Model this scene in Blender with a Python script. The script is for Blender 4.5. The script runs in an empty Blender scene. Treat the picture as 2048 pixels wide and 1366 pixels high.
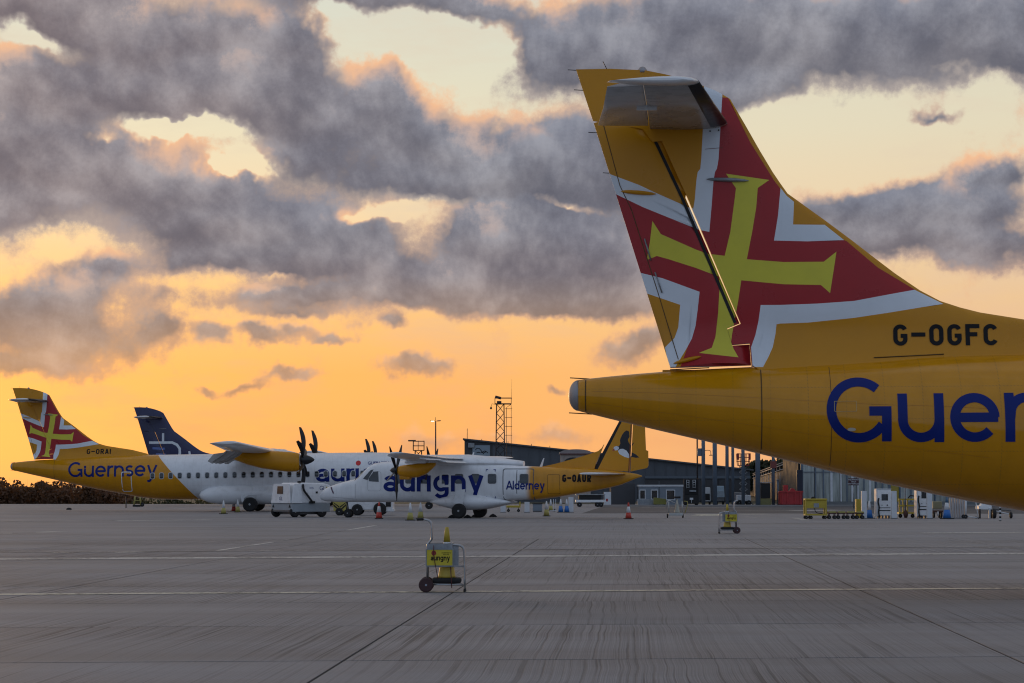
import bpy, bmesh, math, random
from mathutils import Vector, Matrix
from mathutils.geometry import delaunay_2d_cdt

random.seed(7)
SC = bpy.context.scene
COL = SC.collection
rad = math.radians

# ------------------------------------------------------------------ camera
FPX = 4400.0                      # focal length in pixels of the 2048 px wide photograph
PITCH = math.atan(287 / FPX)
CAM_H = 1.6
cam_data = bpy.data.cameras.new('camera')
cam_data.sensor_width = 36.0
cam_data.lens = FPX / 2048 * 36.0
cam_data.clip_start = 0.1
cam_data.clip_end = 20000
cam = bpy.data.objects.new('camera', cam_data)
cam.location = (0, 0, CAM_H)
cam.rotation_euler = (rad(90) + PITCH, 0, 0)
COL.objects.link(cam)
SC.camera = cam


def S(r, g, b, k=1.0):
    """sRGB 0-255 to linear"""
    o = []
    for c in (r, g, b):
        c = c / 255.0
        o.append((c / 12.92 if c <= 0.04045 else ((c + 0.055) / 1.055) ** 2.4) * k)
    return tuple(o)


# ------------------------------------------------------------------ node helper
class NT:
    def __init__(self, tree):
        self.t = tree
        self.n = tree.nodes
        self.l = tree.links

    def new(self, kind, **kw):
        n = self.n.new(kind)
        for k, v in kw.items():
            setattr(n, k, v)
        return n

    def put(self, sock, v):
        if hasattr(v, 'is_output'):
            self.l.new(v, sock)
        elif v is not None:
            if sock.type == 'RGBA' and len(v) == 3:
                v = (*v, 1)
            sock.default_value = v

    def math(self, op, a, b=None, c=None, clamp=False):
        n = self.new('ShaderNodeMath', operation=op, use_clamp=clamp)
        for i, v in enumerate((a, b, c)):
            if v is not None:
                self.put(n.inputs[i], v)
        return n.outputs[0]

    def vmath(self, op, a, b=None):
        n = self.new('ShaderNodeVectorMath', operation=op)
        self.put(n.inputs[0], a)
        if b is not None:
            self.put(n.inputs[1], b)
        return n.outputs[0]

    def mix(self, f, a, b, blend='MIX'):
        n = self.new('ShaderNodeMix', data_type='RGBA', blend_type=blend)
        self.put(n.inputs[0], f)
        self.put(n.inputs[6], a)
        self.put(n.inputs[7], b)
        return n.outputs[2]

    def ramp(self, f, stops, interp='LINEAR'):
        n = self.new('ShaderNodeValToRGB')
        n.color_ramp.interpolation = interp
        el = n.color_ramp.elements
        while len(el) < len(stops):
            el.new(0.5)
        for e, (p, c) in zip(el, stops):
            e.position = p
            e.color = (*c, 1) if len(c) == 3 else c
        self.put(n.inputs[0], f)
        return n.outputs[0]

    def rng(self, v, a, b, c=0.0, d=1.0, smooth=False):
        n = self.new('ShaderNodeMapRange', clamp=True)
        if smooth:
            n.interpolation_type = 'SMOOTHSTEP'
        self.put(n.inputs[0], v)
        for i, x in enumerate((a, b, c, d)):
            self.put(n.inputs[i + 1], x)
        return n.outputs[0]

    def noise(self, vec, scale, detail=4.0, rough=0.55, color=False, dist=0.0, dim='3D'):
        n = self.new('ShaderNodeTexNoise', noise_dimensions=dim)
        if vec is not None:
            self.put(n.inputs['Vector'], vec)
        n.inputs['Scale'].default_value = scale
        n.inputs['Detail'].default_value = detail
        n.inputs['Roughness'].default_value = rough
        n.inputs['Distortion'].default_value = dist
        return n.outputs[1 if color else 0]


# ------------------------------------------------------------------ sky
SUN_AZ = -19.0          # degrees left of the view axis
SUN_EL = 3.0
world = bpy.data.worlds.new('World')
SC.world = world
world.use_nodes = True
wt = NT(world.node_tree)
wt.n.clear()
tc = wt.new('ShaderNodeTexCoord')
sep = wt.new('ShaderNodeSeparateXYZ')
wt.l.new(tc.outputs['Generated'], sep.inputs[0])
az = wt.math('ARCTAN2', sep.outputs[0], sep.outputs[1])
el = wt.math('ARCSINE', sep.outputs[2])
# sky coordinates: thousandths of a radian-ish, X to the right of the view axis, Y above the horizon
sx = wt.math('MULTIPLY', az, 4.4)
sy = wt.math('MULTIPLY', el, 4.4)
cmb = wt.new('ShaderNodeCombineXYZ')
wt.put(cmb.inputs[0], sx)
wt.put(cmb.inputs[1], sy)
pos0 = cmb.outputs[0]
# domain warp so that cloud banks get billowing outlines
wrp = wt.noise(pos0, 3.4, 5.0, 0.62, color=True, dim='2D')
wrp = wt.vmath('SUBTRACT', wrp, (0.5, 0.5, 0.5))
wrp = wt.vmath('MULTIPLY', wrp, (0.26, 0.15, 0.0))
pos = wt.vmath('ADD', pos0, wrp)

BANKS = [  # centre, half-size (in thousandths), weight; negative weights are the bright gaps
    (120, 20, 330, 90, .8), (330, 100, 300, 90, .8), (560, 110, 110, 120, .8), (230, 200, 330, 70, 1),
    (520, 210, 220, 75, 1), (70, 300, 200, 90, .8), (110, 360, 160, 50, .5), (740, 0, 300, 48, 1),
    (750, 190, 100, 75, .8), (860, 270, 190, 100, 1), (1040, 330, 150, 90, 1), (640, 250, 200, 45, .6), (860, 355, 250, 45, .9),
    (300, 370, 160, 65, .8), (420, 445, 270, 85, 1), (620, 455, 210, 95, 1), (520, 530, 270, 45, .9),
    (990, 490, 170, 85, 1), (1160, 500, 170, 110, 1), (900, 565, 280, 50, .9), (1120, 600, 250, 40, 1), (640, 605, 230, 34, .8),
    (80, 620, 170, 70, 1), (150, 690, 160, 55, .9), (60, 735, 160, 30, .7), (310, 660, 75, 40, .9), (425, 680, 50, 24, .8), (190, 550, 110, 38, .7),
    (20, 430, 140, 50, .5), (600, 640, 120, 22, .5),
    (1130, 80, 190, 100, .8), (1260, 140, 210, 95, 1), (1450, 40, 400, 95, 1.1), (1740, 60, 380, 90, 1.1), (1960, 90, 230, 90, 1), (1440, 195, 190, 55, .9),
    (1180, 320, 170, 120, .9),
    (1720, 430, 190, 70, .9), (1890, 430, 210, 85, 1.1), (2010, 500, 150, 50, 1), (1980, 345, 100, 45, .8), (1740, 490, 220, 40, .9),
    (850, 735, 95, 28, .9), (560, 680, 85, 22, .8), (670, 692, 55, 16, .7), (480, 770, 90, 18, .6), (590, 755, 80, 15, .6), (380, 782, 45, 15, .6),
    (1290, 680, 100, 42, .7), (1095, 790, 42, 16, .6), (1830, 240, 75, 18, .5), (860, 880, 150, 34, .40), (1110, 875, 140, 30, .40), (770, 655, 70, 20, .6),
    (230, 330, 260, 110, .28), (90, 420, 190, 90, .38), (1830, 130, 300, 75, .6), (1580, 120, 220, 95, .6), (1080, 430, 190, 60, .35), (1270, 560, 120, 70, .6), (330, 600, 190, 50, .30), (1000, 620, 300, 30, .4), (1930, 540, 170, 30, .3), (700, 520, 200, 70, .5), (50, 180, 150, 70, .4),
    (900, 95, 170, 60, -1.2), (690, 60, 60, 60, -.5), (60, 112, 80, 20, -.55), (50, 50, 170, 60, .6), (440, 375, 150, 48, .6), (620, 310, 150, 60, .7), (250, 330, 120, 45, .45), (1000, 420, 120, 30, .4), (960, 20, 120, 30, .4), (350, 272, 95, 24, -1.5), (480, 335, 62, 24, -1.4), (780, 425, 72, 22, -1.4), (210, 310, 50, 30, -.5),
    (560, 560, 60, 18, -.3), (1110, 410, 90, 24, -.5), (1600, 280, 220, 70, -.8),
]
acc = acc1 = acc2 = 0.0
for (bx, by, rx, ry, wgt) in BANKS:
    ex, ey, qx, qy = (bx - 1024) / 1000, (970 - by) / 1000, rx / 1000 * 1.42, ry / 1000 * 1.42
    g = wt.new('ShaderNodeTexGradient', gradient_type='QUADRATIC_SPHERE')
    g.texture_mapping.vector_type = 'POINT'
    g.texture_mapping.translation = (-ex / qx, -ey / qy, 0)
    g.texture_mapping.scale = (1 / qx, 1 / qy, 1)
    wt.l.new(pos, g.inputs['Vector'])
    acc = wt.math('MULTIPLY_ADD', g.outputs['Fac'], wgt, acc)
    if wgt > 0 and rx * ry > 1500:
        # running sums from which the height inside a bank follows
        acc1 = wt.math('MULTIPLY_ADD', g.outputs['Fac'], wgt / qy, acc1)
        acc2 = wt.math('MULTIPLY_ADD', g.outputs['Fac'], -wgt * ey / qy, acc2)
sp_ = wt.new('ShaderNodeSeparateXYZ')
wt.l.new(pos, sp_.inputs[0])
acch = wt.math('MULTIPLY_ADD', sp_.outputs[1], acc1, acc2)
# the same kind of broken cloud goes on outside the picture
dirs = wt.vmath('MULTIPLY', tc.outputs['Generated'], (1.0, 1.0, 2.2))
out_n = wt.noise(dirs, 5.0, 5.0, 0.55)
out_cover = wt.rng(out_n, 0.40, 0.66, 0.0, 0.9)
edge_x = wt.rng(wt.math('ABSOLUTE', sx), 1.05, 1.4, 0, 1, True)
edge_y = wt.rng(sy, 0.98, 1.3, 0, 1, True)
outside = wt.math('MAXIMUM', edge_x, edge_y)
above = wt.rng(sy, 0.05, 0.35, 0, 1, True)
acc = wt.math('MULTIPLY_ADD', wt.math('MULTIPLY', out_cover, outside), above, acc)

fine = wt.noise(pos0, 8.5, 10.0, 0.68, dim='2D')
fine_c = wt.math('SUBTRACT', fine, 0.5)
dens = wt.math('MULTIPLY_ADD', fine_c, 0.60, acc)
alpha = wt.rng(dens, 0.03, 0.23, 0, 1, True)
core = wt.rng(dens, 0.08, 0.44, 0, 1, True)
height = wt.math('DIVIDE', acch, wt.math('MAXIMUM', acc, 0.12))
top = wt.rng(wt.math('MULTIPLY_ADD', fine_c, 1.1, height), -0.45, 0.60, 0, 1, True)
big = wt.noise(pos0, 4.2, 5.0, 0.6, dim='2D')

# clear sky
elev = wt.rng(sy, -0.05, 1.30)
clear = wt.ramp(elev, [
    (0.00, S(236, 158, 112)), (0.08, S(250, 174, 104)), (0.20, S(255, 182, 102)), (0.32, S(255, 202, 134)),
    (0.44, S(249, 221, 178)), (0.56, S(236, 227, 197)), (0.74, S(222, 224, 208)), (1.0, S(198, 208, 210))])
rightness = wt.rng(sx, -0.4, 1.2, 0, 1, True)
clear = wt.mix(wt.math('MULTIPLY', wt.math('MULTIPLY', rightness, 0.45), wt.rng(sy, 0.85, 0.45, 0.25, 1.0)), clear, S(226, 205, 180))
glow = wt.math('MULTIPLY', wt.rng(sx, -0.3, -1.3, 0, 1, True), wt.rng(sy, 0.60, 0.1, 0, 1, True))
clear = wt.mix(wt.math('MULTIPLY', glow, 0.35), clear, S(255, 196, 96))
nis = wt.new('ShaderNodeTexSky', sky_type='NISHITA', sun_disc=False)
nis.sun_elevation = rad(SUN_EL)
nis.sun_rotation = rad(SUN_AZ)
nis_c = wt.mix(1.0, nis.outputs[0], (0.10, 0.10, 0.10), 'MULTIPLY')
clear = wt.mix(0.10, clear, nis_c)
veil_p = wt.vmath('MULTIPLY', pos0, (1.0, 3.6, 1.0))
veil = wt.noise(veil_p, 2.6, 6.0, 0.6, dim='2D')
clear = wt.mix(wt.rng(veil, 0.46, 0.72, 0, 0.42), clear, wt.mix(wt.rng(sy, 0.5, 0.1), S(226, 206, 182), S(240, 168, 116)))
# away from the sunset the sky turns to a bright pale blue
away = wt.rng(sep.outputs[1], 0.75, -0.55, 0, 1, True)
clear = wt.mix(away, clear, (0.34, 0.435, 0.60))

# clouds
low = wt.rng(sy, 0.62, 0.12, 0, 1, True)
left = wt.rng(sx, 0.1, -1.1, 0, 1, True)
warm = wt.math('MAXIMUM', low, wt.math('MULTIPLY', left, 0.45))
body_t = wt.mix(warm, S(141, 144, 154), S(168, 153, 147))
body_b = wt.mix(warm, S(114, 113, 120), S(151, 129, 122))
body = wt.mix(top, body_b, body_t)
body = wt.mix(wt.rng(big, 0.36, 0.66), wt.mix(1.0, body, (0.84, 0.85, 0.90), 'MULTIPLY'), wt.mix(1.0, body, (1.24, 1.22, 1.20), 'MULTIPLY'))
body = wt.mix(wt.rng(fine, 0.36, 0.64), wt.mix(1.0, body, (0.90, 0.91, 0.94), 'MULTIPLY'), wt.mix(1.0, body, (1.14, 1.12, 1.10), 'MULTIPLY'))
thin_t = wt.mix(low, S(238, 196, 160), S(252, 184, 122))
thin_b = wt.mix(low, S(186, 174, 166), S(232, 166, 116))
thin = wt.mix(top, thin_b, thin_t)
cloud = wt.mix(core, thin, body)
# patches of peach light on the upper edges
peach = wt.math('MULTIPLY', wt.rng(top, 0.60, 0.95, 0, 1), wt.rng(big, 0.47, 0.60, 0, 1))
peach = wt.math('MULTIPLY', peach, wt.rng(dens, 0.85, 0.22, 0, 1))
cloud = wt.mix(wt.math('MULTIPLY', peach, 0.75), cloud, S(250, 192, 146))
cloud = wt.mix(away, cloud, (0.30, 0.365, 0.48))
fade = wt.rng(sy, 0.05, 0.42, 0.40, 1.0)
sky = wt.mix(wt.math('MULTIPLY', alpha, fade), clear, cloud)
world.cycles.sampling_method = 'MANUAL'
world.cycles.sample_map_resolution = 512
bg = wt.new('ShaderNodeBackground')
wt.put(bg.inputs[0], sky)
bg.inputs[1].default_value = 1.0
wo = wt.new('ShaderNodeOutputWorld')
wt.l.new(bg.outputs[0], wo.inputs[0])

# ------------------------------------------------------------------ sun (very low, behind thin cloud)
sun_data = bpy.data.lights.new('sun', 'SUN')
sun_data.energy = 0.5
sun_data.angle = rad(6)
sun_data.color = (1.0, 0.58, 0.26)
sun = bpy.data.objects.new('sun', sun_data)
sd = Vector((math.sin(rad(SUN_AZ)) * math.cos(rad(SUN_EL)), math.cos(rad(SUN_AZ)) * math.cos(rad(SUN_EL)), math.sin(rad(SUN_EL))))
sun.rotation_euler = (-sd).to_track_quat('-Z', 'Y').to_euler()
sun.location = (-40, 100, 30)
COL.objects.link(sun)

SC.view_settings.view_transform = 'Standard'
SC.view_settings.look = 'None'
SC.view_settings.exposure = 0.0
SC.view_settings.gamma = 1.0
SC.view_settings.use_curve_mapping = False
SC.render.engine = 'CYCLES'
SC.cycles.use_denoising = True
SC.cycles.max_bounces = 6
SC.cycles.diffuse_bounces = 3
SC.cycles.glossy_bounces = 3
SC.cycles.transmission_bounces = 4
SC.cycles.use_adaptive_sampling = True
SC.cycles.adaptive_threshold = 0.012
SC.cycles.sample_clamp_indirect = 6.0
SC.cycles.filter_width = 1.15


# ------------------------------------------------------------------ pixels of the photograph to places
def P(px, py, Y):
    dx = (px - 1024) / FPX
    dy = (683 - py) / FPX
    y = math.cos(PITCH) - math.sin(PITCH) * dy
    z = math.sin(PITCH) + math.cos(PITCH) * dy
    k = Y / y
    return Vector((dx * k, Y, CAM_H + z * k))


def G(px, py):
    dx = (px - 1024) / FPX
    dy = (683 - py) / FPX
    y = math.cos(PITCH) - math.sin(PITCH) * dy
    z = math.sin(PITCH) + math.cos(PITCH) * dy
    k = -CAM_H / z
    return Vector((dx * k, y * k, 0.0))


# ------------------------------------------------------------------ materials
MATS = {}


def pm(name, rgb, rough=0.5, metal=0.0, coat=0.0, var=0.12, vscale=3.0, bump=0.0, bscale=40.0, emit=None, alpha=None, spec=0.5, dirt=None):
    """plain material with uneven colour and gloss in object space"""
    if name in MATS:
        return MATS[name]
    m = bpy.data.materials.new(name)
    m.use_nodes = True
    t = NT(m.node_tree)
    b = t.n['Principled BSDF']
    tcn = t.new('ShaderNodeTexCoord')
    nz = t.noise(tcn.outputs['Object'], vscale, 6.0, 0.6)
    f = t.rng(nz, 0.3, 0.7)
    c = t.mix(f, tuple(x * (1 - var) for x in rgb), tuple(min(1, x * (1 + var * 0.7)) for x in rgb))
    if dirt:
        dn = t.noise(tcn.outputs['Object'], vscale * 2.3, 7.0, 0.68)
        c = t.mix(t.rng(dn, 0.52, 0.75, 0, 0.5), c, dirt)
    t.put(b.inputs['Base Color'], c)
    t.put(b.inputs['Roughness'], t.rng(nz, 0.25, 0.75, max(0.02, rough * 0.82), min(1, rough * 1.2)))
    b.inputs['Metallic'].default_value = metal
    b.inputs['Specular IOR Level'].default_value = spec
    if coat:
        b.inputs['Coat Weight'].default_value = coat
        b.inputs['Coat Roughness'].default_value = 0.06
    if bump:
        bn = t.new('ShaderNodeBump')
        bn.inputs['Strength'].default_value = bump
        bn.inputs['Distance'].default_value = 0.01
        t.put(bn.inputs['Height'], t.noise(tcn.outputs['Object'], bscale, 5.0, 0.6))
        t.l.new(bn.outputs[0], b.inputs['Normal'])
    if emit:
        t.put(b.inputs['Emission Color'], emit[0])
        b.inputs['Emission Strength'].default_value = emit[1]
    MATS[name] = m
    return m


YELLOW = (0.63, 0.268, 0.002)
WHITE = (0.80, 0.81, 0.82)
RED = (0.42, 0.022, 0.026)
LIME = (0.74, 0.66, 0.06)
NAVY = (0.005, 0.019, 0.17)
M_yellow = pm('yellow aircraft paint', YELLOW, 0.30, coat=0.0, var=0.06, vscale=1.2, spec=0.4)
M_white = pm('white aircraft paint', WHITE, 0.36, coat=0.3, var=0.05, vscale=1.1, dirt=(0.5, 0.5, 0.48))
M_whitedecal = pm('white flag paint', (0.76, 0.80, 0.84), 0.34, coat=0.3, var=0.04)
M_red = pm('red flag paint', RED, 0.30, var=0.08, vscale=1.5, spec=0.35)
M_lime = pm('pale yellow cross paint', LIME, 0.35, var=0.05, spec=0.35)
M_navy = pm('navy lettering', NAVY, 0.35, var=0.08, spec=0.2)
M_bluetail = pm('deep blue tail paint', (0.018, 0.022, 0.085), 0.32, coat=0.3, var=0.08)
M_black = pm('black lettering', (0.008, 0.008, 0.010), 0.45, var=0.2, spec=0.2)
M_seam = pm('panel seam', (0.10, 0.05, 0.008), 0.7, var=0.3)
M_seamw = pm('panel seam on white', (0.10, 0.11, 0.12), 0.6, var=0.3)
M_tyre = pm('tyre rubber', (0.014, 0.014, 0.015), 0.75, var=0.3, vscale=12, bump=0.25, bscale=60)
M_rubber = pm('dark rubber', (0.012, 0.012, 0.013), 0.7, var=0.3, vscale=9)
M_prop = pm('matt black propeller', (0.012, 0.012, 0.013), 0.38, var=0.25)
M_steel = pm('brushed steel tube', (0.42, 0.44, 0.46), 0.32, metal=0.9, var=0.18, vscale=14)
M_galv = pm('galvanised steel', (0.30, 0.32, 0.34), 0.5, metal=0.7, var=0.25, vscale=8)
M_alu = pm('bare aluminium cap', (0.36, 0.34, 0.34), 0.45, metal=0.6, var=0.25, vscale=5)
M_grime = pm('grimy gear metal', (0.16, 0.16, 0.165), 0.5, metal=0.5, var=0.3, vscale=12)
M_glass = pm('dark window glass', (0.020, 0.026, 0.032), 0.08, var=0.4, vscale=2.0, spec=0.8)
M_boot = pm('black de-icing boot', (0.016, 0.013, 0.014), 0.45, var=0.3)
M_rim = pm('wheel rim grey', (0.34, 0.35, 0.36), 0.45, metal=0.4, var=0.2)


# ------------------------------------------------------------------ mesh builder
class MB:
    def __init__(self):
        self.v = []
        self.f = []
        self.m = []
        self.s = []

    def _face(self, idx, m=0, sm=False):
        self.f.append(tuple(idx))
        self.m.append(m)
        self.s.append(sm)

    def poly(self, pts, m=0):
        b = len(self.v)
        self.v += [tuple(p) for p in pts]
        self._face(range(b, b + len(pts)), m)
        return self

    def box(self, x0, x1, y0, y1, z0, z1, m=0, taper=None):
        """taper=(dx,dy): the top face is smaller by that much on every side"""
        tx, ty = taper or (0, 0)
        b = len(self.v)
        self.v += [(x0, y0, z0), (x1, y0, z0), (x1, y1, z0), (x0, y1, z0),
                   (x0 + tx, y0 + ty, z1), (x1 - tx, y0 + ty, z1), (x1 - tx, y1 - ty, z1), (x0 + tx, y1 - ty, z1)]
        for q in ((3, 2, 1, 0), (4, 5, 6, 7), (0, 1, 5, 4), (1, 2, 6, 5), (2, 3, 7, 6), (3, 0, 4, 7)):
            self._face([b + i for i in q], m)
        return self

    def prism(self, pts, a0, a1, axis='y', m=0):
        """pts in the plane across the axis: axis y -> (x,z), axis x -> (y,z), axis z -> (x,y)"""
        def mk(p, a):
            if axis == 'y':
                return (p[0], a, p[1])
            if axis == 'x':
                return (a, p[0], p[1])
            return (p[0], p[1], a)
        n = len(pts)
        b = len(self.v)
        self.v += [mk(p, a0) for p in pts] + [mk(p, a1) for p in pts]
        self._face([b + i for i in range(n)], m)
        self._face([b + n + i for i in reversed(range(n))], m)
        for i in range(n):
            j = (i + 1) % n
            self._face((b + i, b + n + i, b + n + j, b + j), m)
        return self

    def loft(self, rings, cap=(True, True), m=0, smooth=True, mfun=None):
        n = len(rings[0])
        b = len(self.v)
        for r in rings:
            self.v += [tuple(p) for p in r]
        for k in range(len(rings) - 1):
            for i in range(n):
                j = (i + 1) % n
                mm = mfun(k, i) if mfun else m
                self._face((b + k * n + i, b + k * n + j, b + (k + 1) * n + j, b + (k + 1) * n + i), mm, smooth)
        if cap[0]:
            self._face([b + i for i in reversed(range(n))], m)
        if cap[1]:
            o = b + (len(rings) - 1) * n
            self._face([o + i for i in range(n)], m)
        return self

    def tube(self, pts, r, n=8, m=0, caps=True):
        pts = [Vector(p) for p in pts]
        rr = r if isinstance(r, (list, tuple)) else [r] * len(pts)
        rings = []
        up = None
        for i, p in enumerate(pts):
            d = (pts[min(i + 1, len(pts) - 1)] - pts[max(i - 1, 0)]).normalized()
            if up is None:
                up = Vector((0, 0, 1)) if abs(d.z) < 0.9 else Vector((1, 0, 0))
            a = d.cross(up)
            if a.length < 1e-5:
                a = d.cross(Vector((0, 1, 0.3)))
            a.normalize()
            bb = a.cross(d).normalized()
            up = bb
            rings.append([p + (a * math.cos(t) + bb * math.sin(t)) * rr[i] for t in (2 * math.pi * k / n for k in range(n))])
        return self.loft(rings, (caps, caps), m)

    def lathe(self, prof, c=(0, 0, 0), axis='z', n=20, m=0, smooth=True, mats=None):
        """prof: (radius, along) pairs"""
        rings = []
        for r, a in prof:
            ring = []
            for k in range(n):
                t = 2 * math.pi * k / n
                u, w = r * math.cos(t), r * math.sin(t)
                if axis == 'z':
                    q = (u, w, a)
                elif axis == 'y':
                    q = (u, a, w)
                else:
                    q = (a, u, w)
                ring.append((q[0] + c[0], q[1] + c[1], q[2] + c[2]))
            rings.append(ring)
        return self.loft(rings, (prof[0][0] > 1e-4, prof[-1][0] > 1e-4), m, smooth, (lambda k, i: mats[k]) if mats else None)

    def xform(self, mat, since=0):
        self.v = self.v[:since] + [tuple(mat @ Vector(p)) for p in self.v[since:]]
        return self

    def mesh(self, name, mats):
        me = bpy.data.meshes.new(name)
        me.from_pydata(self.v, [], self.f)
        for mm in (mats if isinstance(mats, (list, tuple)) else [mats]):
            me.materials.append(mm)
        me.polygons.foreach_set('material_index', self.m)
        me.polygons.foreach_set('use_smooth', self.s)
        bm = bmesh.new()
        bm.from_mesh(me)
        bmesh.ops.recalc_face_normals(bm, faces=bm.faces)
        bm.to_mesh(me)
        bm.free()
        me.update()
        return me

    def build(self, name, mats, parent=None, bevel=0.0, loc=None, rot=None):
        return link(name, self.mesh(name, mats), parent, bevel, loc, rot)


def link(name, me, parent=None, bevel=0.0, loc=None, rot=None):
    o = bpy.data.objects.new(name, me)
    COL.objects.link(o)
    if parent is not None:
        o.parent = parent
    if loc is not None:
        o.location = loc
    if rot is not None:
        o.rotation_euler = rot
    if bevel:
        md = o.modifiers.new('bevel', 'BEVEL')
        md.width = bevel
        md.segments = 2
        md.limit_method = 'ANGLE'
    return o


def tag(o, label, cat, group=None):
    o['label'] = label
    o['category'] = cat
    if group:
        o['group'] = group
    return o


def structure(o):
    o['kind'] = 'structure'
    return o


def thing(name, label, cat, loc=(0, 0, 0), rz=0.0, group=None):
    o = bpy.data.objects.new(name, None)
    o.empty_display_size = 0.2
    o.location = loc
    o.rotation_euler = (0, 0, rz)
    COL.objects.link(o)
    return tag(o, label, cat, group)


def interp(tab, x):
    """smooth (monotone-ish Hermite) interpolation in a table of (x, y)"""
    if x <= tab[0][0]:
        return tab[0][1]
    if x >= tab[-1][0]:
        return tab[-1][1]
    n = len(tab)
    for i in range(n - 1):
        if tab[i][0] <= x <= tab[i + 1][0]:
            break
    def slope(k):
        if k == 0 or k == n - 1:
            a, b = (0, 1) if k == 0 else (n - 2, n - 1)
            return (tab[b][1] - tab[a][1]) / (tab[b][0] - tab[a][0])
        s0 = (tab[k][1] - tab[k - 1][1]) / (tab[k][0] - tab[k - 1][0])
        s1 = (tab[k + 1][1] - tab[k][1]) / (tab[k + 1][0] - tab[k][0])
        if s0 * s1 <= 0:
            return 0.0
        return 2 * s0 * s1 / (s0 + s1)
    x0, y0 = tab[i]
    x1, y1 = tab[i + 1]
    h = x1 - x0
    t = (x - x0) / h
    m0, m1 = slope(i) * h, slope(i + 1) * h
    return ((2 * t**3 - 3 * t**2 + 1) * y0 + (t**3 - 2 * t**2 + t) * m0 + (-2 * t**3 + 3 * t**2) * y1 + (t**3 - t**2) * m1)


def lin(tab, x):
    if x <= tab[0][0]:
        return tab[0][1]
    for (a, b), (c, d) in zip(tab, tab[1:]):
        if x <= c:
            return b + (d - b) * (x - a) / (c - a) if c > a else d
    return tab[-1][1]


# ------------------------------------------------------------------ stroke lettering
def arc(cx, cy, rx, ry, a0, a1, n=None):
    n = n or max(4, int(abs(a1 - a0) / 9))
    return [(cx + rx * math.cos(rad(a0 + (a1 - a0) * i / n)), cy + ry * math.sin(rad(a0 + (a1 - a0) * i / n))) for i in range(n + 1)]


def glyph(ch, t):
    """outer-box letter shapes in x-heights, stroke width t; returns (width, advance, strokes)"""
    h = t / 2
    if ch == 'n':
        W = .90
        r = W / 2 - h
        return W, W + .14, [[(h, 0), (h, 1)], [(h, .45)] + arc(W / 2, 1 - h - r, r, r, 180, 0) + [(W - h, 0)]]
    if ch == 'u':
        W = .92
        r = W / 2 - h
        return W, W + .12, [[(W - h, 0), (W - h, 1)], [(h, 1)] + arc(W / 2, h + r, r, r, 180, 360) + [(W - h, .6)]]
    if ch == 'r':
        W = .56
        r = .42 - h
        return W, W + .06, [[(h, 0), (h, 1)], [(h, .45)] + arc(h + r + .02, 1 - h - r, r, r, 180, 72)]
    if ch == 'e':
        W = .98
        return W, W + .11, [arc(W / 2, .5, W / 2 - h, .5 - h, 0, 318), [(h * 1.2, .5), (W - h * .3, .5)]]
    if ch == 's':
        W = .72
        ry = (1 - 2 * h) / 4
        rx = W / 2 - h
        return W, W + .10, [arc(W / 2, 1 - h - ry, rx, ry, 35, 270) + arc(W / 2, h + ry, rx, ry, 90, -145)[1:]]
    if ch == 'y':
        W = .94
        return W, W + .08, [[(h, 1), (W / 2 + .02, .0)], [(W - h, 1), (.36, -.32), (.26, -.42), (.06, -.42)]]
    if ch == 'g':
        W = .94
        return W, W + .14, [arc(W / 2, .5, W / 2 - h, .5 - h, 0, 360), [(W - h, 1), (W - h, 0)] + arc(W / 2, 0, W / 2 - h, .44 - h, 0, -150)[1:]]
    if ch == 'a':
        W = .90
        return W, W + .12, [arc(W / 2 - .02, .31, W / 2 - .02 - h, .31 - h, 0, 360), [(W - h, 0), (W - h, .60)] + arc(W / 2, .60, W / 2 - h, .40 - h, 0, 155)[1:]]
    if ch == 'i':
        return t, t + .16, [[(h, 0), (h, 1)]]
    if ch == 'l':
        return t, t + .14, [[(h, 0), (h, 1.4)]]
    if ch == 'd':
        W = .95
        return W, W + .12, [arc(W / 2, .5, W / 2 - h, .5 - h, 0, 360), [(W - h, 0), (W - h, 1.4)]]
    if ch == 'G':
        C = 1.35
        W = 1.31
        return W, W + .13, [arc(W / 2, C / 2, W / 2 - h, C / 2 - h, 48, 328), [(W - h, .02), (W - h, .70)], [(W * .66, .70 - h * .6), (W, .70 - h * .6)]]
    if ch == 'A':
        C = 1.38
        W = 1.25
        return W, W + .04, [[(h * .7, 0), (W / 2, C)], [(W / 2, C), (W - h * .7, 0)], [(W * .22, .42), (W * .78, .42)]]
    return .4, .4, []


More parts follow.
